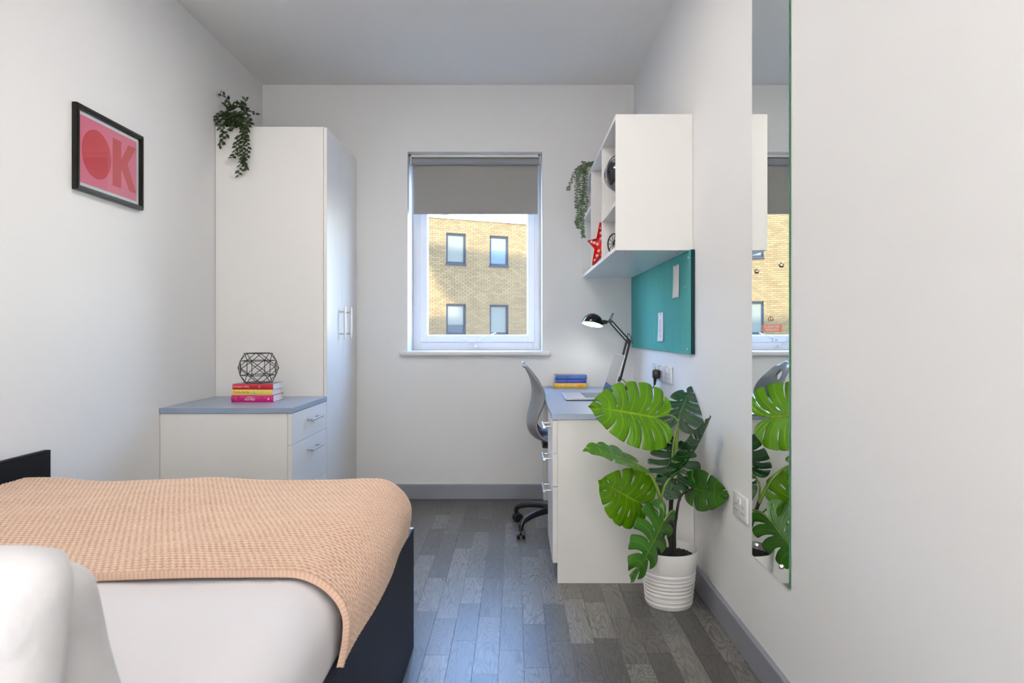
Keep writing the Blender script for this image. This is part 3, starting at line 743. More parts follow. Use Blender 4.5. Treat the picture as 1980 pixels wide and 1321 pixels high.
# star
bk.location.x = .508
stt = thing('marquee_star', 'red metal star with round bulbs standing in the middle of the cabinet', 'ornament', (.475, 3.80, KZ0+.018), math.radians(-62))
SR, sr = .128, .052; zc = SR*math.cos(PI/5)
sp_ = [((SR if i % 2 == 0 else sr)*math.sin(PI*i/5), zc+(SR if i % 2 == 0 else sr)*math.cos(PI*i/5)) for i in range(10)]
def FY(y): return Matrix(((1,0,0,0),(0,0,-1,y),(0,1,0,0),(0,0,0,1)))
mb = MB(); mb.prism(sp_, FY(.016), .004); mb.build('face', M_star, stt)
mb = MB()
for i in range(10):
    a, b_ = sp_[i], sp_[(i+1) % 10]; dx, dz = b_[0]-a[0], b_[1]-a[1]; l = math.hypot(dx, dz); nx_, nz_ = dz/l*.0015, -dx/l*.0015
    mb.prism([a, b_, (b_[0]+nx_, b_[1]+nz_), (a[0]+nx_, a[1]+nz_)], FY(.016), .022)
mb.build('rim', M_star, stt)
for i in range(5):
    a = 2*PI*i/5
    for rr in (.036, .068, .098):
        MB().sphere((rr*math.sin(a), .006, zc+rr*math.cos(a)), .0098, 12, 8).build('bulb', M_bulb, stt, True)

# ------------------------------------------------------------------ pinboard with slips
pb = thing('pinboard', 'teal felt pinboard on the right wall between desk and cabinet', 'pinboard', (XR, 3.77, 1.24))
PX = .772
B('felt_panel', (PX, 2.998, 1.008), (XR-.0005, YB-.001, 1.4695), M_pinboard, pb, .001)
B('edge_strip', (PX+.0002, 2.9965, 1.0082), (XR-.0007, 2.9982, 1.4693), M_pinedge, pb)
for (y, z) in ((3.04, 1.437), (3.10, 1.31), (3.90, 1.437), (3.92, 1.03), (3.06, 1.03), (4.50, 1.43), (4.5, 1.06)):
    mb = MB(); mb.sphere(loc((PX-.001, y, z), pb), .0055, 10, 6, (.6, 1, 1)); mb.build('pin', M_pin, pb, True)
def slip(label, ya, yb, za, zb, m, bend, txt):
    t = thing('paper_slip', label, 'paper', (PX-.001, (ya+yb)/2, za)); nu, nv = 6, 12; V = []
    for i in range(nu):
        for j in range(nv):
            u_, v_ = i/(nu-1), j/(nv-1); V.append((-.0012-bend*(v_-.85)**2*(.5+u_)-.002*u_*(1-u_), (ya-yb)/2+(yb-ya)*u_+.006*math.sin(v_*2), (zb-za)*v_))
    me = grid_mesh('sheet', V, nu, nv); o = link('sheet', me, m, t)
    md = o.modifiers.new('s', 'SOLIDIFY'); md.thickness = .0004
    MB().sphere((-.003, 0, (zb-za)*.95), .004, 8, 6).build('pin', M_pin, t)
    for s_, dz_, dy_ in txt:
        text(s_, (zb-za)*.62, .010, face_nx(-.0042-bend*.4, dy_, dz_) @ Matrix.Rotation(-PI/2, 4, 'Z'), M_ink, t)
slip('curled cream paper slip pinned near the top front of the teal board', 3.200, 3.318, 1.270, 1.427, M_slip, .006, [])
slip('white printed paper slip pinned low on the teal board', 3.540, 3.664, 1.058, 1.210, M_slip2, .006, [('ROOM CHECK LIST', .115, .012), ('PLEASE KEEP TIDY', .115, -.008)])

# ------------------------------------------------------------------ sockets
def socket(label, yc, zc_, x=XR, name='double_socket', wd_=.146, single=False, group=None):
    t = thing(name, label, 'socket', (x, yc, zc_), 0, group)
    h = wd_/2
    MB().box((-.011, -h, -.043), (-.0002, h, .043), .004, 3).build('face_plate', M_socket, t, True)
    for cy in ((-.036, .036) if not single else (0,)):
        for (dy, dz, sy, sz) in ((0, .004, .002, .0045), (-.011, -.018, .0035, .002), (.011, -.018, .0035, .002)):
            MB().box((-.0114, cy+dy-sy, dz-sz), (-.0108, cy+dy+sy, dz+sz)).build('pin_slot', M_socketdark, t)
        sy_ = cy*.30
        r = MB().box((-.017, sy_-.0075, .010), (-.010, sy_+.0075, .030), .002, 2).build('rocker_switch', M_socket, t)
    return t
socket('white double wall socket low on the right wall between pot and mirror', 2.372, .498)
socket('white double wall socket above the desk, nearest to the camera', 3.492, .889)
socket('white double wall socket above the desk, middle one behind the black plug', 3.645, .889)
socket('white double wall socket above the desk, furthest back', 3.797, .889)
pg = thing('power_plug', 'black plug and lead in the wall socket above the desk', 'plug', (XR-.011, 3.665, .880))
MB().box((-.040, -.024, -.022), (-.0035, .024, .026), .008, 3).build('plug_body', M_blackplastic, pg, True)
mb = MB(); mb.tube([(-.028, 0, -.018), (-.028, 0, -.036), (-.030, .002, -.056)], [.010, .008, .006], 10); mb.build('strain_relief', M_blackplastic, pg, True)
mb = MB(); mb.tube(catmull([(-.030, .002, -.054), (-.045, .012, -.085), (-.070, .03, -.118), (-.088, .045, -.1308), (-.12, .05, -.1310), (-.16, .03, -.1310)], 5), .0024, 8); mb.build('lead', M_blackplastic, pg, True)

# ------------------------------------------------------------------ wall mirror
mx_ = thing('wall_mirror', 'tall frameless mirror screwed to the right wall', 'mirror', (XR, 2.105, .368))
MY0, MY1, MZ0, MZ1 = 1.953, 2.2575, .368, 2.240
B('glass', (XR-.0065, MY0+.0008, MZ0), (XR-.0015, MY1, MZ1), M_mirror, mx_)
B('polished_edge', (XR-.0064, MY0, MZ0+.0002), (XR-.0015, MY0+.0008, MZ1-.0002), M_green, mx_)
B('backing', (XR-.0015, MY0+.003, MZ0+.003), (XR-.0002, MY1-.003, MZ1-.003), M_mirrorback, mx_)
for z in (.413, 1.301, 2.19):
    for y in (2.009, 2.214):
        mb = MB(); mb.lathe([(0, .0075), (.004, .007), (.0068, .0045), (.0075, .001), (.0075, 0)], n=16, M=Matrix.Rotation(-PI/2, 4, 'Y')); 
        mb.build('screw_cap', M_chrome if z < 1 else M_bronze, mx_, True, loc=loc((XR-.0065, y, z), mx_))
ml_ = thing('reflected_label', 'reflection of a small red and white lettered sticker, drawn onto the mirror glass', 'sticker', (XR-.0066, 2.09, 1.105))
MB().box((-.0003, -.088, -.0), (0, .074, .022)).build('label_strip', M_label, ml_)
LM = Matrix(((0,0,-1,-.0004),(1,0,0,0),(0,1,0,0),(0,0,0,1)))         # lettering reads mirrored: the reflection is laid on the glass as a decal
text('SAFETY RESTRICTOR', .120, .006, LM @ Matrix.Translation((-.066, .0125, 0)), M_inkwhite, ml_)
text('DO NOT DISCONNECT', .110, .006, LM @ Matrix.Translation((-.061, .0035, 0)), M_inkwhite, ml_)
mb = MB(); mb.tube([(-.0003, .003+.020*math.cos(a), .040+.0075*math.sin(a)) for a in [2*PI*i/24 for i in range(24)]], .0007, 5, closed=True)
mb.tube([(-.0003, .003, .0325), (-.0003, .003, .0475)], .0007, 5); mb.tube([(-.0003, -.012, .036), (-.0003, .018, .036)], .0006, 5); mb.build('symbol', M_inkdark, ml_)

# ------------------------------------------------------------------ books on the desk
ZD = .7465
t, ys = book('book', 'thick amber yellow paperback, bottom of the stack at the back of the desk', .252, .4575, 4.397, 4.527, ZD, .034, M_amber, M_amber)
text('AFTER', .046, .011, face_y(-.077, ys, .012), M_inkwhite, t); text('THE', .026, .010, face_y(-.022, ys, .012), M_inkwhite, t); text('FIRE', .030, .010, face_y(.014, ys, .012), M_inkwhite, t)
text('12', .010, .018, face_y(.056, ys, .008), M_inkred, t); text('12', .010, .018, face_y(.072, ys, .008), M_inkred, t)
MB().sphere((-.082, ys+.001, .019), .004, 8, 6, (1.4, .1, .6)).build('bird_print', M_inkblack, t); MB().sphere((-.025, ys+.001, .017), .004, 8, 6, (1.4, .1, .9)).build('bird_print', M_inkblack, t)
t, ys = book('book', 'slim royal blue paperback, middle of the stack at the back of the desk', .257, .459, 4.398, 4.526, ZD+.034, .024, M_bluebook, M_bluebook)
text('FAITHFUL', .050, .008, face_y(-.078, ys, .008), M_inklilac, t); text('ALICE HOFFMAN', .082, .007, face_y(-.020, ys, .008), M_inklilac, t)
MB().sphere((-.093, ys+.001, .012), .005, 8, 6, (1, .1, 1.2)).build('emblem', M_inkblue, t); MB().sphere((.085, ys+.001, .012), .004, 8, 6, (1.5, .1, .8)).build('emblem', M_inkwhite, t)
t, ys = book('book', 'sea-blue paperback with lifted cover, top of the stack at the back of the desk', .258, .462, 4.396, 4.524, ZD+.058, .028, M_blueart, M_coverart, rotz=.01)
text('jojo moyes', .052, .007, face_y(-.088, ys, .007), M_inkgreen, t, shear=.2); text('a perfect summer', .082, .008, face_y(-.026, ys, .007), M_inkblue, t, shear=.2); text('novel', .022, .005, face_y(.060, ys, .008), M_inkgreen, t)

# ------------------------------------------------------------------ laptop
lp = thing('laptop', 'open silver laptop on the desk facing the chair', 'laptop', (.385, 3.76, ZD))
LX0, LX1, LY0, LY1 = .266, .506, 3.585, 3.935
B('base', (LX0, LY0, ZD+.003), (LX1, LY1, ZD+.014), M_laptop, lp, .003, 3)
for (x, y) in ((LX0+.03, LY0+.03), (LX1-.03, LY0+.03), (LX0+.03, LY1-.03), (LX1-.03, LY1-.03)):
    MB().cyl(loc((x, y, ZD+.0002), lp), loc((x, y, ZD+.0035), lp), .007, 10).build('foot', M_blackplastic, lp)
kb = MB(); kx = LX0+.105
for r in range(6):
    n_ = 14; ww = (LY1-LY0-.05)/n_
    for c_ in range(n_):
        if r == 0 and 4 <= c_ <= 8:
            if c_ != 4: continue
            y0_, y1_ = LY0+.025+c_*ww, LY0+.025+9*ww
        else: y0_, y1_ = LY0+.025+c_*ww, LY0+.025+(c_+1)*ww
        kb.box(loc((kx+r*.0195+.0012, y0_+.0012, ZD+.0138), lp), loc((kx+(r+1)*.0195-.0012, y1_-.0012, ZD+.0152), lp))
tag(kb.build('keyboard', M_keys, lp), kind='stuff')
B('trackpad', (LX0+.012, 3.70, ZD+.0138), (LX0+.092, 3.82, ZD+.0143), M_laptop, lp, .0003)
ang = math.radians(18); SL = .238
Ms = Matrix.Translation(loc((LX1-.004, 3.76, ZD+.013), lp)) @ Matrix.Rotation(ang, 4, 'Y')
for nm, a, b_, m in (('lid', (.0003, -.175, 0), (.0055, .175, SL), M_laptop), ('screen', (-.0006, -.172, .006), (.0003, .172, SL-.003), M_screen)):
    mb = MB().box(a, b_, .001 if nm == 'lid' else 0); me = mb.mesh(nm); me.transform(Ms); link(nm, me, m, lp)
mb = MB(); mb.cyl(loc((LX1-.002, LY0+.04, ZD+.012), lp), loc((LX1-.002, LY1-.04, ZD+.012), lp), .006, 10); mb.build('hinge', M_keys, lp, True)

# ------------------------------------------------------------------ desk lamp
YL = 4.33; k = YL/F
def LPt(px, py, dy=0): return Vector(((px-VX)*k, YL+dy, EYE-(py-VY)*k))
la = thing('desk_lamp', 'black jointed desk lamp, switched on, in the back corner of the desk', 'lamp', (.650, YL, ZD))
LL = lambda p: loc(p, la)
B('base', (.590, YL-.075, ZD+.0004), (.715, YL+.07, ZD+.022), M_blackgloss, la, .004, 2)
mb = MB(); mb.cyl(LL((.660, YL, ZD+.021)), LL((.660, YL, ZD+.052)), .0085, 14); mb.build('post', M_steel, la, True)
j0 = LPt(1196.5, 733); j1 = LPt(1215, 660); j2 = LPt(1180, 621)
def arm(a, b_, off, r=.0036):
    d = (b_-a).normalized(); n_ = Vector((d.z, 0, -d.x))
    mb = MB()
    for s_ in (-off, off):
        for dy in (-.008, .008): mb.tube([LL(a+n_*s_+Vector((0, dy, 0))), LL(b_+n_*s_+Vector((0, dy, 0)))], r, 8)
    return mb
arm(j0, j1, .011, .0058).build('lower_arm', M_black, la, True); arm(j1, j2, .009).build('upper_arm', M_black, la, True)
mb = MB()
for p, r in ((j0, .016), (j1, .016), (j2, .013)): mb.cyl(LL(p+Vector((0, -.013, 0))), LL(p+Vector((0, .013, 0))), r, 16)
mb.tube([LL((.660, YL, ZD+.05)), LL(j0)], .008, 8); mb.build('joint', M_black, la, True)
mb = MB()                                                        # springs by the lower arm
for dy in (-.014, .014):
    a, b_ = LPt(1190, 722, dy), LPt(1199, 697, dy); n_ = 60
    mb.tube([LL(a+(b_-a)*(i/n_)+Vector((math.cos(i*1.3)*.005, math.sin(i*1.3)*.005, 0))) for i in range(n_+1)], .0011, 5)
mb.build('spring', M_chrome, la)
mb = MB(); mb.tube(catmull([LL(LPt(1199, 731)), LL(LPt(1208, 738)), LL(LPt(1211, 748)), LL(LPt(1216, 751.5, -.02)), LL(LPt(1222, 753, -.03))], 5), .0026, 8)
mb.tube(catmull([LL(j2), LL(LPt(1186, 607)), LL(LPt(1183, 608.5)), LL(LPt(1177, 620)), LL(LPt(1170, 622))], 5), .0024, 6)
mb.tube(catmull([LL(LPt(1212, 657)), LL(LPt(1215, 645)), LL(LPt(1220, 652)), LL(LPt(1223, 664))], 5), .0024, 6); mb.build('cord', M_black, la, True)
# shade: dome, mouth down and a little to the left and towards the room
sc_ = LPt(1145.5, 626); R = .0675
nrm = Vector((.20, .20, 1)).normalized(); xa = Vector((1, 0, 0)); xa = (xa-nrm*xa.dot(nrm)).normalized(); ya = nrm.cross(xa)
MS = Matrix(((xa.x, ya.x, nrm.x, 0), (xa.y, ya.y, nrm.y, 0), (xa.z, ya.z, nrm.z, 0), (0, 0, 0, 1)))
prof = [(R*math.cos(a), R*.98*math.sin(a)) for a in [PI/2*i/14 for i in range(15)]]; prof[-1] = (0, R*.98)
mb = MB(); mb.lathe([(R, -.006)]+prof, n=40, M=MS); sh = mb.build('lamp_shade', M_blackgloss, la, True, loc=LL(sc_), norm=True)
mb = MB(); mb.lathe([(R-.0022, -.0058)]+[(r*.965, z*.965) for r, z in prof], n=40, M=MS); o = mb.build('reflector', M_lampin, sh, True)
mb = MB(); mb.sphere(MS @ Vector((0, 0, .020)), .026, 20, 12); o = mb.build('bulb', M_lampglow, sh, True)
mb = MB(); p_ = sc_+xa*(R*.93)+nrm*.022
mb.tube([LL(p_), LL(p_+Vector((.028, 0, .0)))], [.016, .011], 14); mb.tube([LL(p_+Vector((.028, 0, 0))), LL(j2)], .0045, 8); mb.build('shade_holder', M_blackplastic, la, True)
pl = bpy.data.lights.new('desk_lamp_light', 'SPOT'); pl.energy = 1.1; pl.color = (.93, .97, 1.0); pl.spot_size = math.radians(150); pl.spot_blend = .6; pl.shadow_soft_size = .025
po = bpy.data.objects.new('desk_lamp_light', pl); C.objects.link(po); po.parent = la; po.location = LL(sc_-nrm*.010); po.rotation_euler = nrm.to_track_quat('Z', 'Y').to_euler()

# ------------------------------------------------------------------ desk chair
HC = Vector((.250, 3.835, 0))
cc = thing('desk_chair', 'grey plastic shell swivel chair with a black star base pushed under the desk', 'chair', HC)
cl = lambda p: (p[0]-HC.x, p[1]-HC.y, p[2])
prof = [(.040, .945), (.062, .905), (.083, .86), (.096, .815), (.098, .765), (.090, .715), (.078, .665), (.070, .62), (.074, .575), (.096, .538), (.135, .518), (.20, .508), (.30, .510), (.40, .505), (.455, .485)]
hw =   [.045,          .110,         .150,        .178,         .192,         .198,         .196,         .192,        .192,         .196,         .200,          .205,         .208,         .205,         .175]
wrap = [.002,          .012,         .028,        .048,         .064,         .062,         .052,         .046,        .050,         .052,         .040,          .012,         .0,          .0,          .0]
rise = [.0,            .0,           .0,          .0,           .0,           .0,           .0,           .0,          .002,         .006,         .010,          .010,         .008,         .004,         .0]
cp = catmull([(a[0], 0, a[1]) for a in prof], 3); hp = catmull([(h_, w_, r_) for h_, w_, r_ in zip(hw, wrap, rise)], 3)
nu = 25; V = []; hole = set()
for i, (c_, h_) in enumerate(zip(cp, hp)):
    for j in range(nu):
        s_ = -1+2*j/(nu-1); e_ = abs(s_)**2.4
        V.append(cl((c_.x+h_.y*e_, 3.835+h_.x*s_, c_.z+h_.z*e_ - (.030*e_ if i < 2 else 0))))
me = grid_mesh('shell', V, len(cp), nu)
bm = bmesh.new(); bm.from_mesh(me)
dele = [f for f in bm.faces if ((f.calc_center_median().y)/.042)**2+((f.calc_center_median().z-.868)/.019)**2 < 1]
bmesh.ops.delete(bm, geom=dele, context='FACES'); bm.to_mesh(me); bm.free(); me.polygons.foreach_set('use_smooth', [True]*len(me.polygons))
o = link('shell', me, M_chair, cc); md = o.modifiers.new('s', 'SOLIDIFY'); md.thickness = .013; md.offset = 0; md = o.modifiers.new('b', 'SUBSURF'); md.levels = 1; md.render_levels = 1
pad = MB().box((-.105, -.155, .520), (.175, .155, .545), .012, 3); pad.build('seat_pad', M_chairin, cc, True)
mb = MB(); mb.box((-.10, -.09, .470), (.12, .09, .490), .004); mb.box((-.06, -.05, .440), (.07, .05, .470), .004); mb.build('seat_plate', M_blackplastic, cc)
mb = MB(); mb.cyl((.0, 0, .26), (0, 0, .445), .014, 16); mb.cyl((0, 0, .10), (0, 0, .27), .026, 20); mb.build('gas_column', M_blackplastic, cc, True)
mb = MB(); mb.lathe([(0, .075), (.04, .075), (.042, .125), (.03, .14), (0, .142)], n=24); mb.build('hub', M_blackplastic, cc, True)
for i in range(5):
    a = math.radians(148.5+72*i); d = Vector((math.cos(a), math.sin(a), 0)); sd_ = Vector((-d.y, d.x, 0))
    path = catmull([d*.025+Vector((0,0,.118)), d*.12+Vector((0,0,.122)), d*.21+Vector((0,0,.112)), d*.275+Vector((0,0,.090)), d*.288+Vector((0,0,.060))], 4)
    mb = MB(); mb.tube(path, [.021-.008*t_/(len(path)-1) for t_ in range(len(path))], 10)
    lg = mb.build('leg', M_blackplastic, cc, True)
    c0 = d*.288; dd = Matrix.Rotation(.5+i, 4, 'Z') @ Vector((1, 0, 0)); ss = Vector((-dd.y, dd.x, 0)); cw = c0+dd*.012+Vector((0, 0, .0255))
    mb = MB(); mb.cyl(cw-ss*.022, cw-ss*.006, .0255, 20); mb.cyl(cw+ss*.006, cw+ss*.022, .0255, 20); mb.cyl(cw-ss*.008, cw+ss*.008, .010, 10)
    mb.sphere(cw+Vector((0, 0, .012)), .021, 14, 8, (1, 1, .9)); mb.tube([c0+Vector((0, 0, .035)), c0+Vector((0, 0, .065))], .009, 10); mb.build('castor', M_blackplastic, lg, True)

# ------------------------------------------------------------------ bed
BX0, BX1, BY0, BY1 = XL+.030, -.355, .38, 2.392
bd = thing('bed', 'black-sided bed frame along the left wall', 'bed', (-1.0, 1.4, 0))
B('side_panel', (BX1-.020, BY0, .0), (BX1, BY1, .420), M_bedside, bd, .001)
B('foot_panel', (BX0, BY1-.020, 0), (BX1-.0205, BY1, .418), M_bedside, bd, .001)
B('edge_strip', (BX1-.045, BY1-.019, .418), (BX1-.0004, BY1-.0002, .4208), M_litedge, bd)  # short pale strip colours in the light caught on the rim corner
B('wall_side_board', (XL+.002, BY0, .0), (XL+.024, 2.432, .686), M_bedboard, bd, .001)
B('headboard', (BX0, BY0-.03, 0), (BX1, BY0-.005, .78), M_bedboard, bd, .001)
B('slatted_base', (BX0, BY0, .20), (BX1-.022, BY1-.022, .26), M_bedboard, bd)

rs = np.random.RandomState(5)
def puff(x, y, a, ks, seed):
    r_ = np.random.RandomState(seed); o = np.zeros_like(x)
    for _ in range(7):
        kx, ky, p1 = r_.uniform(-ks, ks), r_.uniform(-ks, ks), r_.uniform(0, 6.28); o += np.sin(kx*x+ky*y+p1)
    return o*a/7
def drape(u, v, x1, y1, r, ztop, bulge=0.0):
    """cloth lying on a box whose right edge is x1 and foot edge y1: u, v are lengths along the cloth"""
    ou = np.maximum(u-(x1-r), 0); ovv = np.maximum(v-(y1-r), 0); d = np.hypot(ou, ovv)+1e-9
    q_ = PI/2*r; ang = np.minimum(d, q_)/r; hor = r*np.sin(ang); drop = r*(1-np.cos(ang))+np.maximum(d-q_, 0)
    x = np.minimum(u, x1-r)+hor*ou/d+bulge*np.sin(np.clip(drop/.2, 0, 1)*PI)*ou/d; y = np.minimum(v, y1-r)+hor*ovv/d
    z = ztop-drop+.006*np.sin(x*11.0+.6)*np.clip((y-1.6)/.5, 0, 1)*(drop < .1)*np.cos(np.clip(drop/.1, 0, 1)*PI/2)
    nx_ = np.sin(ang)*ou/d; ny_ = np.sin(ang)*ovv/d; nz_ = np.cos(ang)
    return x, y, z, nx_, ny_, nz_
# mattress with fitted sheet / duvet
nu, nv = 150, 190; MX1, MY1_ = -.383, 2.362
u = np.linspace(BX0+.01, MX1+.16, nu); v = np.linspace(BY0+.01, MY1_+.16, nv); U, Vv = np.meshgrid(u, v, indexing='ij')
x, y, z, a1, a2, a3 = drape(U, Vv, MX1, MY1_, .085, .592, .010)
dsp = puff(x, y, .012, 7, 2)+puff(x, y, .004, 30, 3)
V = np.stack([x+a1*dsp, y+a2*dsp, z+a3*dsp], -1).reshape(-1, 3)
mt = thing('mattress', 'mattress under a smooth white sheet on the bed', 'mattress', (-1.0, 1.4, .26))
me = grid_mesh('sheet', V-np.array(mt.location), nu, nv); o = link('sheet', me, M_sheet, mt)
md = o.modifiers.new('s', 'SOLIDIFY'); md.thickness = .003
B('mattress_core', (BX0+.012, BY0+.02, .262), (MX1-.012, MY1_-.012, .50), M_sheet, mt, .03, 3)

# knitted blanket
du, dv = .0026, .0030
u = np.arange(BX0+.006, -.372+.155, du); v = np.arange(1.352, 2.372+.30, dv); nu, nv = len(u), len(v); U, Vv = np.meshgrid(u, v, indexing='ij')
hem = .030*(U-BX0)/(1.27)-.012*np.sin((U-BX0)*4.2); fall = np.clip((U+.46)/.15, 0, 1); Vs = Vv+hem*np.clip((1.9-Vv)/.5, 0, 1)
w1 = 0
x, y, z, a1, a2, a3 = drape(U, Vs, -.362, 2.372, .10, .606, .016)
dsp = puff(x, y, .020, 7.5, 9)+puff(x, y, .004, 25, 13)
cu_, cv_ = .0150, .0155                                        # knit: staggered dimples
rowi = np.floor(Vv/cv_); fu = (U/cu_+.5*(rowi % 2)) % 1.0-.5; fv = (Vv/cv_) % 1.0-.5
w1 = puff(U, Vv, .12, 60, 21); fu = (fu+w1+.5) % 1.0-.5
dim = np.exp(-((fu/.20)**2+(fv/.25)**2)); ridge = np.cos((fv+.10*np.sin(fu*2*PI))*2*PI)
kn = -.0100*dim-.0014*ridge+rs.normal(0, .00022, U.shape)
edge = np.clip((Vv-1.352)/.010, 0, 1); kn = np.where(edge < 1, .0045*np.sin(edge*PI)+.0005*np.sin(U*2*PI/.0085+Vv*420), kn)
tk = .010*np.clip((Vv-1.352)/.006, 0, 1)**.5
dd_ = dsp+kn+tk-.004
V = np.stack([x+a1*dd_, y+a2*dd_, z+a3*dd_], -1).reshape(-1, 3)
blk = thing('knitted_blanket', 'peach knitted blanket spread over the foot of the bed', 'blanket', (-1.0, 1.9, .6))
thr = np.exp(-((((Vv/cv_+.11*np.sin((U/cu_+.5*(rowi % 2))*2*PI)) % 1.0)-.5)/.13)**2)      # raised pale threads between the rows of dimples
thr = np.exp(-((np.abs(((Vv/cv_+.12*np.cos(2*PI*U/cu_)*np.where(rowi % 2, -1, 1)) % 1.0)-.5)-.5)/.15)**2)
yarn_shade = np.clip(.52+.36*thr-.85*np.exp(-((fu/.24)**2+(fv/.24)**2))+rs.normal(0, .07, U.shape), 0, 1)  # pale threads, plus darker dimples that paint in the shade of the recesses
yarn_shade = np.where(edge < 1, .50+.16*np.sin(U*2*PI/.0085+Vv*420), yarn_shade)
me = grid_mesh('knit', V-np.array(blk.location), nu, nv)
at = me.attributes.new('yarn_shade', 'FLOAT', 'POINT'); at.data.foreach_set('value', yarn_shade.ravel().astype(np.float32)); link('knit', me, M_blanket, blk)

# pillows standing against the headboard
def pillow(label, c, rx, rz, w_, h_, t_, seed, taper=0, tilt_=0):
    n_ = 40; V = []; r_ = np.random.RandomState(seed)
    th = thing('pillow', label, 'pillow', c, rz); 
    for side in (1, -1):
        for i in range(n_):
            for j in range(n_):
                a_, b_ = -1+2*i/(n_-1), -1+2*j/(n_-1)
                ed_ = max(0, (1-abs(a_)**2.6))*max(0, (1-abs(b_)**2.6)); tt = t_*.5*ed_**.42
                pin = 1-.07*(1-abs(a_)**2)*(abs(b_)) ; pin2 = 1-.06*(1-abs(b_)**2)*abs(a_)
                cr2 = max(0, abs(a_)-.80)/.20; cb2 = max(0, abs(b_)-.72)/.28; sq = 1-.07*cr2*cr2*cb2*cb2
                V.append((a_*w_/2*pin2*sq*(1-taper*(b_+1)/2), side*(tt+.001)+.006*math.sin(a_*5+seed)*math.cos(b_*4+side)*ed_+.004*math.sin(9*a_+7*b_+seed*2)*ed_, b_*h_/2*pin*sq))
    q_ = []
    for s_ in range(2):
        for i in range(n_-1):
            for j in range(n_-1):
                a0 = s_*n_*n_+i*n_+j; f_ = (a0, a0+n_, a0+n_+1, a0+1); q_.append(f_ if s_ == 0 else f_[::-1])
    me = bpy.data.meshes.new('case'); me.from_pydata(V, [], q_); me.transform(Matrix.Translation((0, 0, h_/2)) @ Matrix())
    me.transform(Matrix.Rotation(rx, 4, 'X') @ Matrix.Rotation(tilt_, 4, 'Y')); 
    bm = bmesh.new(); bm.from_mesh(me); bmesh.ops.remove_doubles(bm, verts=bm.verts, dist=.0025); bmesh.ops.recalc_face_normals(bm, faces=bm.faces[:]); bm.to_mesh(me); bm.free()
    me.polygons.foreach_set('use_smooth', [True]*len(me.polygons)); link('case', me, M_pillow, th)
    return th
pillow('nearest white pillow standing on its long edge at the head of the bed', (-.690, .530, .606), -.04, .05, .68, .326, .16, 1)
pillow('white pillow leaning behind the nearest pillow, lower and further down the bed', (-.720, .740, .612), .08, -.04, .68, .252, .15, 4, taper=.17)

# ------------------------------------------------------------------ monstera in white pot
PC = Vector((.6275, 2.790, 0))
mo = thing('monstera_plant', 'large green monstera in a ribbed white pot by the desk end', 'plant', PC)
pr_ = [(0, .004), (.088, 0), (.0905, .002)]
gro = [.023, .0373, .0424, .0604, .0758, .090, .107, .1196, .140]
def pr_r(z): return .0925+(.1175-.0925)*(z/.225)
zz = [.0] + gro + [.225]
for a_, b_ in zip(zz, zz[1:]):
    if b_ > .15: pr_ += [(pr_r(a_)-.0022, a_+.0005), (pr_r(a_)+.0002, a_+.004), (pr_r(b_)+.0, b_-.003), (pr_r(b_)-.001, b_)]
    else: pr_ += [(pr_r(a_)-.0020, a_+.0003), (pr_r(a_)+.0010, a_+(b_-a_)*.30), (pr_r(b_)+.0012, b_-(b_-a_)*.30), (pr_r(b_)-.0020, b_-.0003)]
pr_ += [(.1130, .225), (.112, .222), (.108, .19), (.104, .17), (0, .17)]
mb = MB(); mb.lathe(pr_, n=64); mb.build('pot', M_pot, mo, True)
mb = MB(); t_ = bmesh.new(); bmesh.ops.create_grid(t_, x_segments=26, y_segments=26, size=.1)
for v_ in t_.verts:
    r_ = math.hypot(v_.co.x, v_.co.y); v_.co.z = .196+.010*(1-(r_/.1)**2)+random.uniform(-.003, .003)
bmesh.ops.delete(t_, geom=[v_ for v_ in t_.verts if math.hypot(v_.co.x, v_.co.y) > .1095], context='VERTS')
mb.add(t_); mb.build('soil', M_soil, mo)
def ml(p): return Vector(p)-PC
def stem(name, pts, r, m, n_=8): 
    P_ = catmull([ml(P3(*p)) for p in pts], 5); L_ = len(P_)
    rr = [r[0]+(r[1]-r[0])*i/(L_-1)+(.0012 if (m is M_trunk and i % 6 == 3) else 0) for i in range(L_)]
    MB().tube(P_, rr, n_).build(name, m, mo, True)
stem('trunk', [(1298, 1084, 2.79), (1298, 1050, 2.79), (1297, 1010, 2.79), (1298, 965, 2.79), (1304, 925, 2.79)], (.0115, .008), M_trunk)
stem('trunk', [(1297, 1052, 2.775), (1292, 1030, 2.77), (1287, 1010, 2.76), (1279, 970, 2.74)], (.0085, .0075), M_trunk)
stem('trunk', [(1282, 1082, 2.80), (1282, 1050, 2.80), (1284, 1030, 2.80), (1289, 1005, 2.79)], (.0055, .005), M_trunk)
stem('trunk', [(1304, 1084, 2.775), (1304, 1030, 2.77), (1308, 995, 2.76), (1314, 965, 2.75), (1326, 950, 2.75), (1341, 945, 2.75)], (.008, .0035), M_trunk)
stem('petiole', [(1306, 925, 2.79), (1307, 890, 2.80), (1309, 850, 2.83), (1312, 811, 2.86)], (.0085, .0045), M_petiole)
stem('petiole', [(1303, 930, 2.80), (1301, 880, 2.80), (1306, 840, 2.80), (1311, 818, 2.79), (1296, 803, 2.75), (1266, 807, 2.70)], (.006, .0035), M_petiole)
stem('petiole', [(1279, 972, 2.74), (1274, 955, 2.73), (1262, 925, 2.71), (1245, 908, 2.70), (1230, 898, 2.68), (1218, 891, 2.66)], (.009, .004), M_petiole)
stem('petiole', [(1279, 966, 2.74), (1281, 955, 2.73), (1286, 938, 2.71), (1297, 923, 2.70), (1320, 905, 2.66)], (.0045, .0035), M_petiole)
stem('petiole', [(1290, 1015, 2.77), (1276, 998, 2.75), (1262, 980, 2.73), (1250, 974, 2.72), (1236, 972, 2.71)], (.004, .0030), M_petiole)
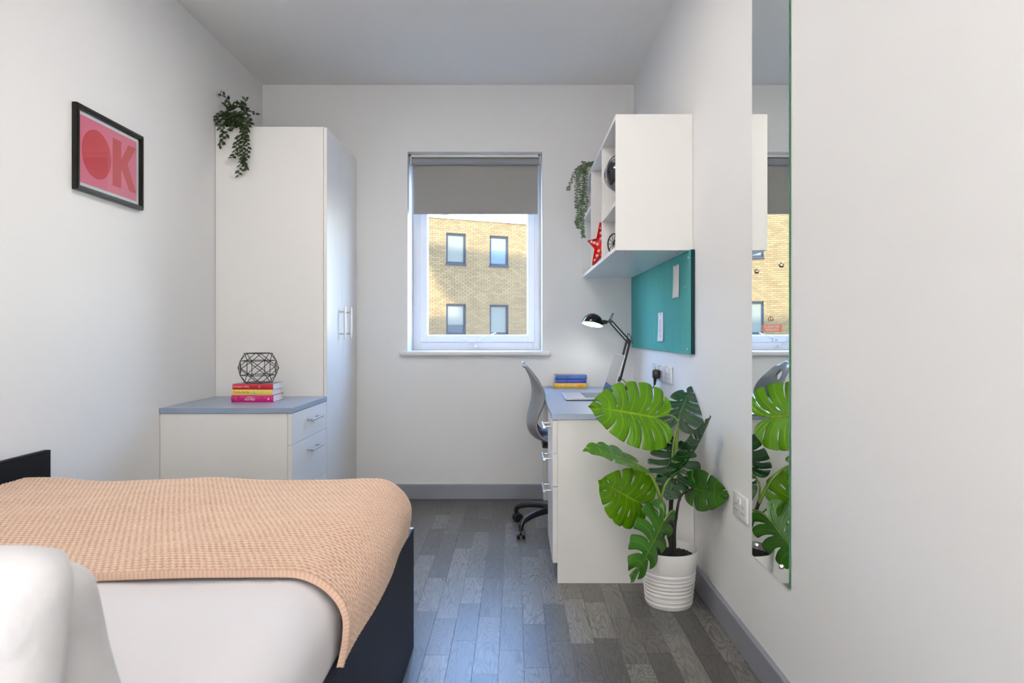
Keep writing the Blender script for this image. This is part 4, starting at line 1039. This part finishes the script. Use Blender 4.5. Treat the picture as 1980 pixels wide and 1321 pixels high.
stem('petiole', [(1302, 1000, 2.78), (1304, 988, 2.72), (1296, 990, 2.67), (1284, 1008, 2.64)], (.004, .0035), M_petiole)
stem('petiole', [(1303, 955, 2.80), (1302, 940, 2.80), (1304, 918, 2.81)], (.006, .004), M_petiole)

def curve(tab, t):
    t = min(max(t, 0), .99999)*(len(tab)-1); i = int(t); f_ = t-i
    p0 = tab[max(i-1, 0)]; p1 = tab[i]; p2 = tab[i+1]; p3 = tab[min(i+2, len(tab)-1)]
    return [.5*((2*b1)+(c1-a1)*f_+(2*a1-5*b1+4*c1-d1)*f_*f_+(3*b1-a1-3*c1+d1)*f_**3) for a1, b1, c1, d1 in zip(p0, p1, p2, p3)]
OUT = [(1.0, 0), (.955, .06), (.87, .17), (.74, .28), (.58, .375), (.40, .435), (.21, .465), (.02, .455), (-.14, .40), (-.245, .30), (-.27, .18), (-.21, .07), (-.10, .015)]
def monstera_leaf(P, Tp, W, mt_, seed, lobes=6, cut=.42, fold=.18, droop=.25, wide=1.0, holes=True, Lsc=1.0, cups=.06, gw=.011, po=.6, holeset=None):
    r_ = random.Random(seed); L_ = (Tp-P).length*Lsc; X = (Tp-P).normalized(); Yv = (W-X*W.dot(X)).normalized(); Z = X.cross(Yv)
    if Z.z < -.2 and abs(Z.z) > abs(Z.y): pass
    if Z.dot(Vector((0, -1, .6))) < 0: Z = -Z
    bm = bmesh.new(); uvl = bm.loops.layers.uv.new('UVMap'); nt_, ns = 8, 22
    for side in (1, -1):
        bounds = [0.0]+[.13+ (.80-.13)*(k_/(lobes-1))**.9 + r_.uniform(-.015, .015) for k_ in range(lobes-1)]+[1.0]
        cuts = [cut+r_.uniform(-.08, .12) for _ in range(lobes+1)]; hol = [r_.random() < .75 for _ in range(lobes+1)]; opn = [r_.random() < po for _ in range(lobes+1)]; hs = [r_.uniform(.30, .45) for _ in range(lobes+1)]; he = [r_.uniform(.66, .84) for _ in range(lobes+1)]
        for k_ in range(lobes):
            b0, b1 = bounds[k_], bounds[k_+1]; rows = []
            for i in range(nt_+1):
                f_ = i/nt_; row = []
                for j in range(ns+1):
                    s_ = j/ns
                    def gap(kk, sgn):
                        if kk == 0 or kk == lobes: return 0
                        c_ = cuts[kk]; g_ = 0
                        if not opn[kk]:
                            a0, a1 = hs[kk], he[kk]
                            return .75*gw*math.sin((s_-a0)/(a1-a0)*PI)**.6 if a0 < s_ < a1 else 0
                        if s_ > c_: g_ = gw*(.25+.75*((s_-c_)/(1-c_))**.8)
                        elif holes and hol[kk] and .16 < s_ < .16+.13: g_ = .0065*math.sin((s_-.16)/.13*PI)
                        return g_
                    t0 = b0+gap(k_, 1); t1 = b1-gap(k_+1, 1); t = t0+(t1-t0)*f_
                    ox, oy = curve(OUT, t); mxx = max(0.0, (.96-t*1.30)) if t < .74 else 0.0
                    if t < .10: mxx = .96-t*1.30+.04*(1-t/.10)
                    # round the lobe ends
                    rn = 1-(.03 if gw < .008 else .07)*abs(2*f_-1)**4.0 if (k_ > 0) else 1-.05*(f_)**3
                    if k_ == lobes-1: rn = 1-.06*(1-f_)**3
                    ss = s_*rn
                    # veins sweep forward to the tip
                    sw = .10*math.sin(s_*PI)*(1 if t < .8 else .3)
                    x_ = mxx+(ox-mxx)*ss-sw*.6+ (0 if t > .8 else -.00); y_ = oy*ss*wide
                    zc_ = fold*abs(y_)-droop*(max(x_, 0)**2)*.9-cups*4*(y_**2) - .25*cups*math.cos((f_-.5)*PI)*0 + .022*math.sin(f_*PI)*s_*s_*1.2 - (droop*.5*x_*x_ if x_ < 0 else 0)
                    co_ = P+X*(x_*L_)+Yv*(side*y_*L_)+Z*(zc_*L_)
                    row.append((bm.verts.new(ml(co_)), f_, s_))
                rows.append(row)
            for i in range(nt_):
                for j in range(ns):
                    q_ = [rows[i][j], rows[i+1][j], rows[i+1][j+1], rows[i][j+1]]
                    if side < 0: q_ = q_[::-1]
                    fc_ = bm.faces.new([a_[0] for a_ in q_])
                    for lp_, a_ in zip(fc_.loops, q_): lp_[uvl].uv = (a_[1], a_[2])
    bmesh.ops.remove_doubles(bm, verts=bm.verts, dist=.0004)
    bm.faces.ensure_lookup_table(); me = bpy.data.meshes.new('leaf'); bm.to_mesh(me); bm.free()
    me.polygons.foreach_set('use_smooth', [True]*len(me.polygons))
    lim = XR-.004-PC.x
    for v_ in me.vertices:
        if v_.co.x > lim: v_.co.x = lim-.2*(v_.co.x-lim)*0
    o = link('leaf', me, mt_, mo); md = o.modifiers.new('s', 'SOLIDIFY'); md.thickness = .0009; md.offset = 0
    return o
V3 = Vector
l1 = monstera_leaf(P3(1266, 807, 2.70), P3(1143, 783, 2.60), V3((.10, .45, .95)), M_leafL, 1, 7, .42, .06, .10, 1.04, gw=.0070, po=.5)
l2 = monstera_leaf(P3(1220, 893, 2.66), P3(1137, 856, 2.53), V3((.05, .99, .10)), M_leafL, 2, 5, .5, .12, .18, .85, gw=.008)
l3 = monstera_leaf(P3(1236, 972, 2.71), P3(1162, 932, 2.60), V3((.50, .20, .85)), M_leafL, 3, 6, .55, .05, .10, 1.12, gw=.010, po=.30)
l4 = monstera_leaf(P3(1282, 1010, 2.64), P3(1229, 1130, 2.53), V3((.72, .55, .35)), M_leafM, 4, 6, .36, -.25, .12, .85, gw=.020, po=.9)
l5 = monstera_leaf(P3(1312, 811, 2.86), P3(1337, 733, 3.02), V3((.95, -.25, .10)), M_leafD, 5, 5, .34, -.15, .22, 1.0, gw=.020, po=1)
l6 = monstera_leaf(P3(1322, 903, 2.66), P3(1391, 818, 2.575), V3((.42, .80, -.22)), M_leafD, 6, 6, .48, -.35, .22, .80, gw=.013, po=.9)
l7 = monstera_leaf(P3(1341, 945, 2.75), P3(1402, 958, 2.505), V3((.08, -.15, 1)), M_leafM, 7, 4, .50, .05, .10, .70, gw=.014)
l8 = monstera_leaf(P3(1304, 914, 2.81), P3(1303, 838, 2.90), V3((1, .05, .10)), M_leafD, 8, 6, .30, .08, .20, 1.35, gw=.024, po=1)
l9 = monstera_leaf(P3(1303, 926, 2.80), P3(1290, 964, 2.74), V3((1, .2, .2)), M_leafD, 9, 4, .6, .06, .2, 1.5)

# ------------------------------------------------------------------ trailing ivy on the wardrobe
YI = 3.80
iv = thing('trailing_ivy', 'dark trailing ivy in a black pot on the corner of the wardrobe', 'plant', P3(450, 244, 3.875))
il = lambda p: Vector(p)-iv.location
cp_ = Vector(((450-VX)*3.875/F, 3.875, 2.257)); iv.location = cp_
mb = MB(); mb.lathe([(0, .001), (.034, .001), (.036, .004), (.046, .084), (.044, .086), (.040, .078), (0, .076)], n=28); mb.build('pot', M_soil, iv, True)
def cz(x, y): return 405+x/7.34, 170+y/7.34
stems = [
 ([(330,330),(300,220),(230,130),(160,100),(110,72)], 3.86, 3.86, 7), ([(480,330),(490,270),(500,200),(520,160)], 3.87, 3.87, 6), ([(440,330),(520,300),(560,330),(610,345),(665,372)], 3.87, 3.86, 6),
 ([(300,330),(200,340),(140,380),(100,430),(90,530)], 3.84, 3.80, 8), ([(240,340),(190,400),(200,520),(190,620),(190,740),(140,830)], 3.83, 3.79, 12), ([(260,350),(180,420),(160,540),(190,680),(180,800)], 3.84, 3.79, 9),
 ([(470,320),(560,420),(550,540),(500,650),(480,800),(470,950),(440,1080),(410,1255)], 3.84, 3.785, 26), ([(430,330),(470,480),(460,640),(400,720),(380,820),(360,930),(310,1000)], 3.84, 3.785, 16),
 ([(500,330),(570,470),(555,560),(530,700),(545,820),(540,950),(505,1060),(525,1170)], 3.85, 3.785, 22), ([(420,350),(400,520),(330,580),(260,610),(230,700)], 3.83, 3.79, 8), ([(460,400),(500,520),(450,700),(420,850),(470,1000),(500,1120)], 3.84, 3.78, 18),
 ([(250,330),(300,420),(340,500),(420,530)], 3.81, 3.80, 12), ([(380,320),(350,400),(400,480),(300,530)], 3.81, 3.80, 12), ([(440,330),(470,400),(420,470),(480,560)], 3.81, 3.80, 12), ([(220,340),(260,450),(230,520)], 3.82, 3.80, 9), ([(320,330),(300,290),(360,270),(460,280),(520,300)], 3.85, 3.85, 14), ([(350,320),(380,250),(440,230),(500,250)], 3.86, 3.87, 8), ([(280,320),(250,260),(210,210)], 3.86, 3.86, 5), ([(380,330),(480,360),(540,300)], 3.85, 3.85, 7), ([(300,360),(380,400),(470,430),(530,480)], 3.82, 3.81, 9)]
smb = MB(); rg = random.Random(3)
def leaf_shape(l, w_, n_=4):
    pts = [(0, 0)]+[(l*t, w_*.5*math.sin(PI*t**.8)) for t in (.2, .4, .6, .8)]+[(l, 0)]
    bm = bmesh.new(); top = [bm.verts.new((x_, y_, .16*y_)) for x_, y_ in pts]; bot = [bm.verts.new((x_, -y_, .16*y_)) for x_, y_ in pts[1:-1]]
    mid = [bm.verts.new((x_, 0, -.002*math.sin(PI*x_/l))) for x_, y_ in pts[1:-1]]
    m_ = [top[0]]+mid+[top[-1]]; bo = [top[0]]+bot+[top[-1]]
    for A_, sgn in ((top, 1), (bo, -1)):
        for i in range(len(m_)-1):
            vs_ = [m_[i], m_[i+1], A_[i+1], A_[i]]; u_ = []
            for v_ in vs_:
                if v_ not in u_: u_.append(v_)
            if len(u_) >= 3: bm.faces.new(u_ if sgn > 0 else u_[::-1])
    me = bpy.data.meshes.new('leaf'); bm.to_mesh(me); bm.free(); me.polygons.foreach_set('use_smooth', [True]*len(me.polygons)); return me
leafm = [leaf_shape(.030, .016), leaf_shape(.026, .015), leaf_shape(.034, .017)]
for lm_ in leafm: lm_.materials.append(M_ivy)
for pts, ya_, yb_, n_ in stems:
    P_ = catmull([il(P3(*cz(*p), ya_+(yb_-ya_)*min(1, i/2))) for i, p in enumerate(pts)], 6)
    smb.tube(P_, .0012, 5)
    for i in range(int(n_*1.35)):
        t = (i+.5)/(n_*1.35)*(len(P_)-1); k_ = int(t); p = P_[k_].lerp(P_[min(k_+1, len(P_)-1)], t-k_)
        d = (P_[min(k_+1, len(P_)-1)]-P_[max(k_-1, 0)]).normalized(); sgn = 1 if i % 2 else -1
        out = Vector((sgn*rg.uniform(.5, 1), -rg.uniform(.0, .6), 0))*1.0+d*rg.uniform(.4, 1.0)
        if out.length < .1: out = Vector((1, 0, 0))
        X = out.normalized(); Nn = Vector((rg.uniform(-.5, .5), -1, rg.uniform(-.1, .7))); Yv = Nn.cross(X).normalized(); Zv = X.cross(Yv)
        o = link('leaf', leafm[rg.randrange(3)], None, iv)
        s_ = rg.uniform(.75, 1.15)
        o.matrix_basis = Matrix(((X.x*s_, Yv.x*s_, Zv.x*s_, p.x), (X.y*s_, Yv.y*s_, Zv.y*s_, p.y), (X.z*s_, Yv.z*s_, Zv.z*s_, p.z), (0, 0, 0, 1)))
smb.build('stems', M_ivystem, iv)

# ------------------------------------------------------------------ eucalyptus trailing from the cabinet top
eu = thing('trailing_eucalyptus', 'grey-green trailing eucalyptus hanging over the far end of the wall cabinet', 'plant', (.535, 4.25, KZ1))
el = lambda p: Vector(p)-eu.location
mb = MB(); mb.lathe([(0, .001), (.040, .001), (.048, .090), (.045, .092), (.042, .082), (0, .080)], n=28); mb.build('pot', M_pot, eu, True)
def ce(x, y): return 1090+x/7.77, 300+y/7.77
est = [[(430,170),(300,140),(200,200),(140,330),(90,450),(60,530)], [(430,160),(320,170),(220,300),(205,600),(205,900),(190,1010),(235,1105)], [(430,150),(340,170),(290,300),(275,600),(265,900),(285,1130),(295,1240)],
       [(430,170),(360,230),(335,400),(325,560),(350,700),(325,850)], [(430,160),(300,200),(245,330),(235,700),(240,950),(200,1060)], [(430,140),(330,120),(295,95)], [(430,150),(380,150),(300,260),(300,500),(285,800),(290,1000),(275,1180)],
       [(430,150),(300,150),(200,230),(190,420),(190,640),(200,800)], [(430,140),(400,135),(330,170),(310,330),(300,640),(300,740)], [(430,150),(330,190),(250,210),(230,420),(260,620),(270,760)]]
emb = MB(); lv = MB(); rg = random.Random(8)
for pts in est:
    P_ = catmull([el(P3(*ce(*p), 4.22 if i == 0 else 4.18)) if i else el(Vector((.52, 4.24, KZ1+.10))) for i, p in enumerate(pts)], 8)
    emb.tube(P_, .0012, 5); L_ = sum((b_-a_).length for a_, b_ in zip(P_, P_[1:])); n_ = int(L_/.0105)
    for i in range(n_):
        t = (i+.5)/n_*(len(P_)-1); k_ = int(t); p = P_[k_].lerp(P_[min(k_+1, len(P_)-1)], t-k_)
        for sgn in (1, -1):
            X = Vector((sgn*1.0, rg.uniform(-.8, .5), rg.uniform(-.5, .3))).normalized(); Nn = Vector((rg.uniform(-.5, .5), -1, rg.uniform(.2, 1.4))); Yv = Nn.cross(X).normalized(); Zv = X.cross(Yv); s_ = rg.uniform(.0045, .0080)
            c0 = p+X*s_*1.1; t_ = bmesh.new(); vv_ = [t_.verts.new(c0+X*(s_*math.cos(a_))+Yv*(s_*.85*math.sin(a_))+Zv*(.15*s_*math.cos(2*a_))) for a_ in [2*PI*q_/8 for q_ in range(8)]]
            t_.faces.new(vv_); lv.add(t_)
emb.build('stems', M_eucstem, eu); tag(lv.build('foliage', M_euc, eu, norm=False), kind='stuff')

# ------------------------------------------------------------------ ceiling lamp fitting (out of the picture, above the bed)
for (lx, ly, pw), lab in zip(LAMPS, ('square flush ceiling light nearer the window, unseen, placed for even fill', 'square flush ceiling light above the camera, unseen, placed for even fill')):
    cf = thing('ceiling_light', lab, 'lamp', (lx, ly, ZC))
    mb = MB(); mb.box((-.31, -.31, -.052), (.31, .31, -.0005), .006, 2); mb.build('housing', M_whitegloss, cf)
    MB().box((-.29, -.29, -.058), (.29, .29, -.0521)).build('diffuser', M_diffuser, cf)

fh = thing('fill_light_head', 'added fill light on a stand behind the camera, turned to the rear wall', 'lamp', (SB.x, SB.y, 0))  # housing and stand made up to carry the added fill light
R_f = (-SBD).to_track_quat('Z', 'Y').to_matrix().to_4x4()
def fpart(name, m, a, b_): 
    me = MB().box(a, b_, .006).mesh(name); me.transform(Matrix.Translation((0, 0, SB.z)) @ R_f); return link(name, me, m, fh)
fpart('housing', M_blackplastic, (-.16, -.11, -.070), (.16, .11, .12)); fpart('diffuser', M_diffuser, (-.15, -.10, -.082), (.15, .10, -.0701))
mb = MB(); mb.cyl((0, .06, .3), (0, .06, SB.z-.03), .015, 12)
for i in range(3):
    a = PI/2+2*PI*i/3; mb.tube([(0, .06, .42), (.30*math.cos(a), .06+.30*math.sin(a), .008)], .008, 8)
mb.build('stand', M_blackplastic, fh)
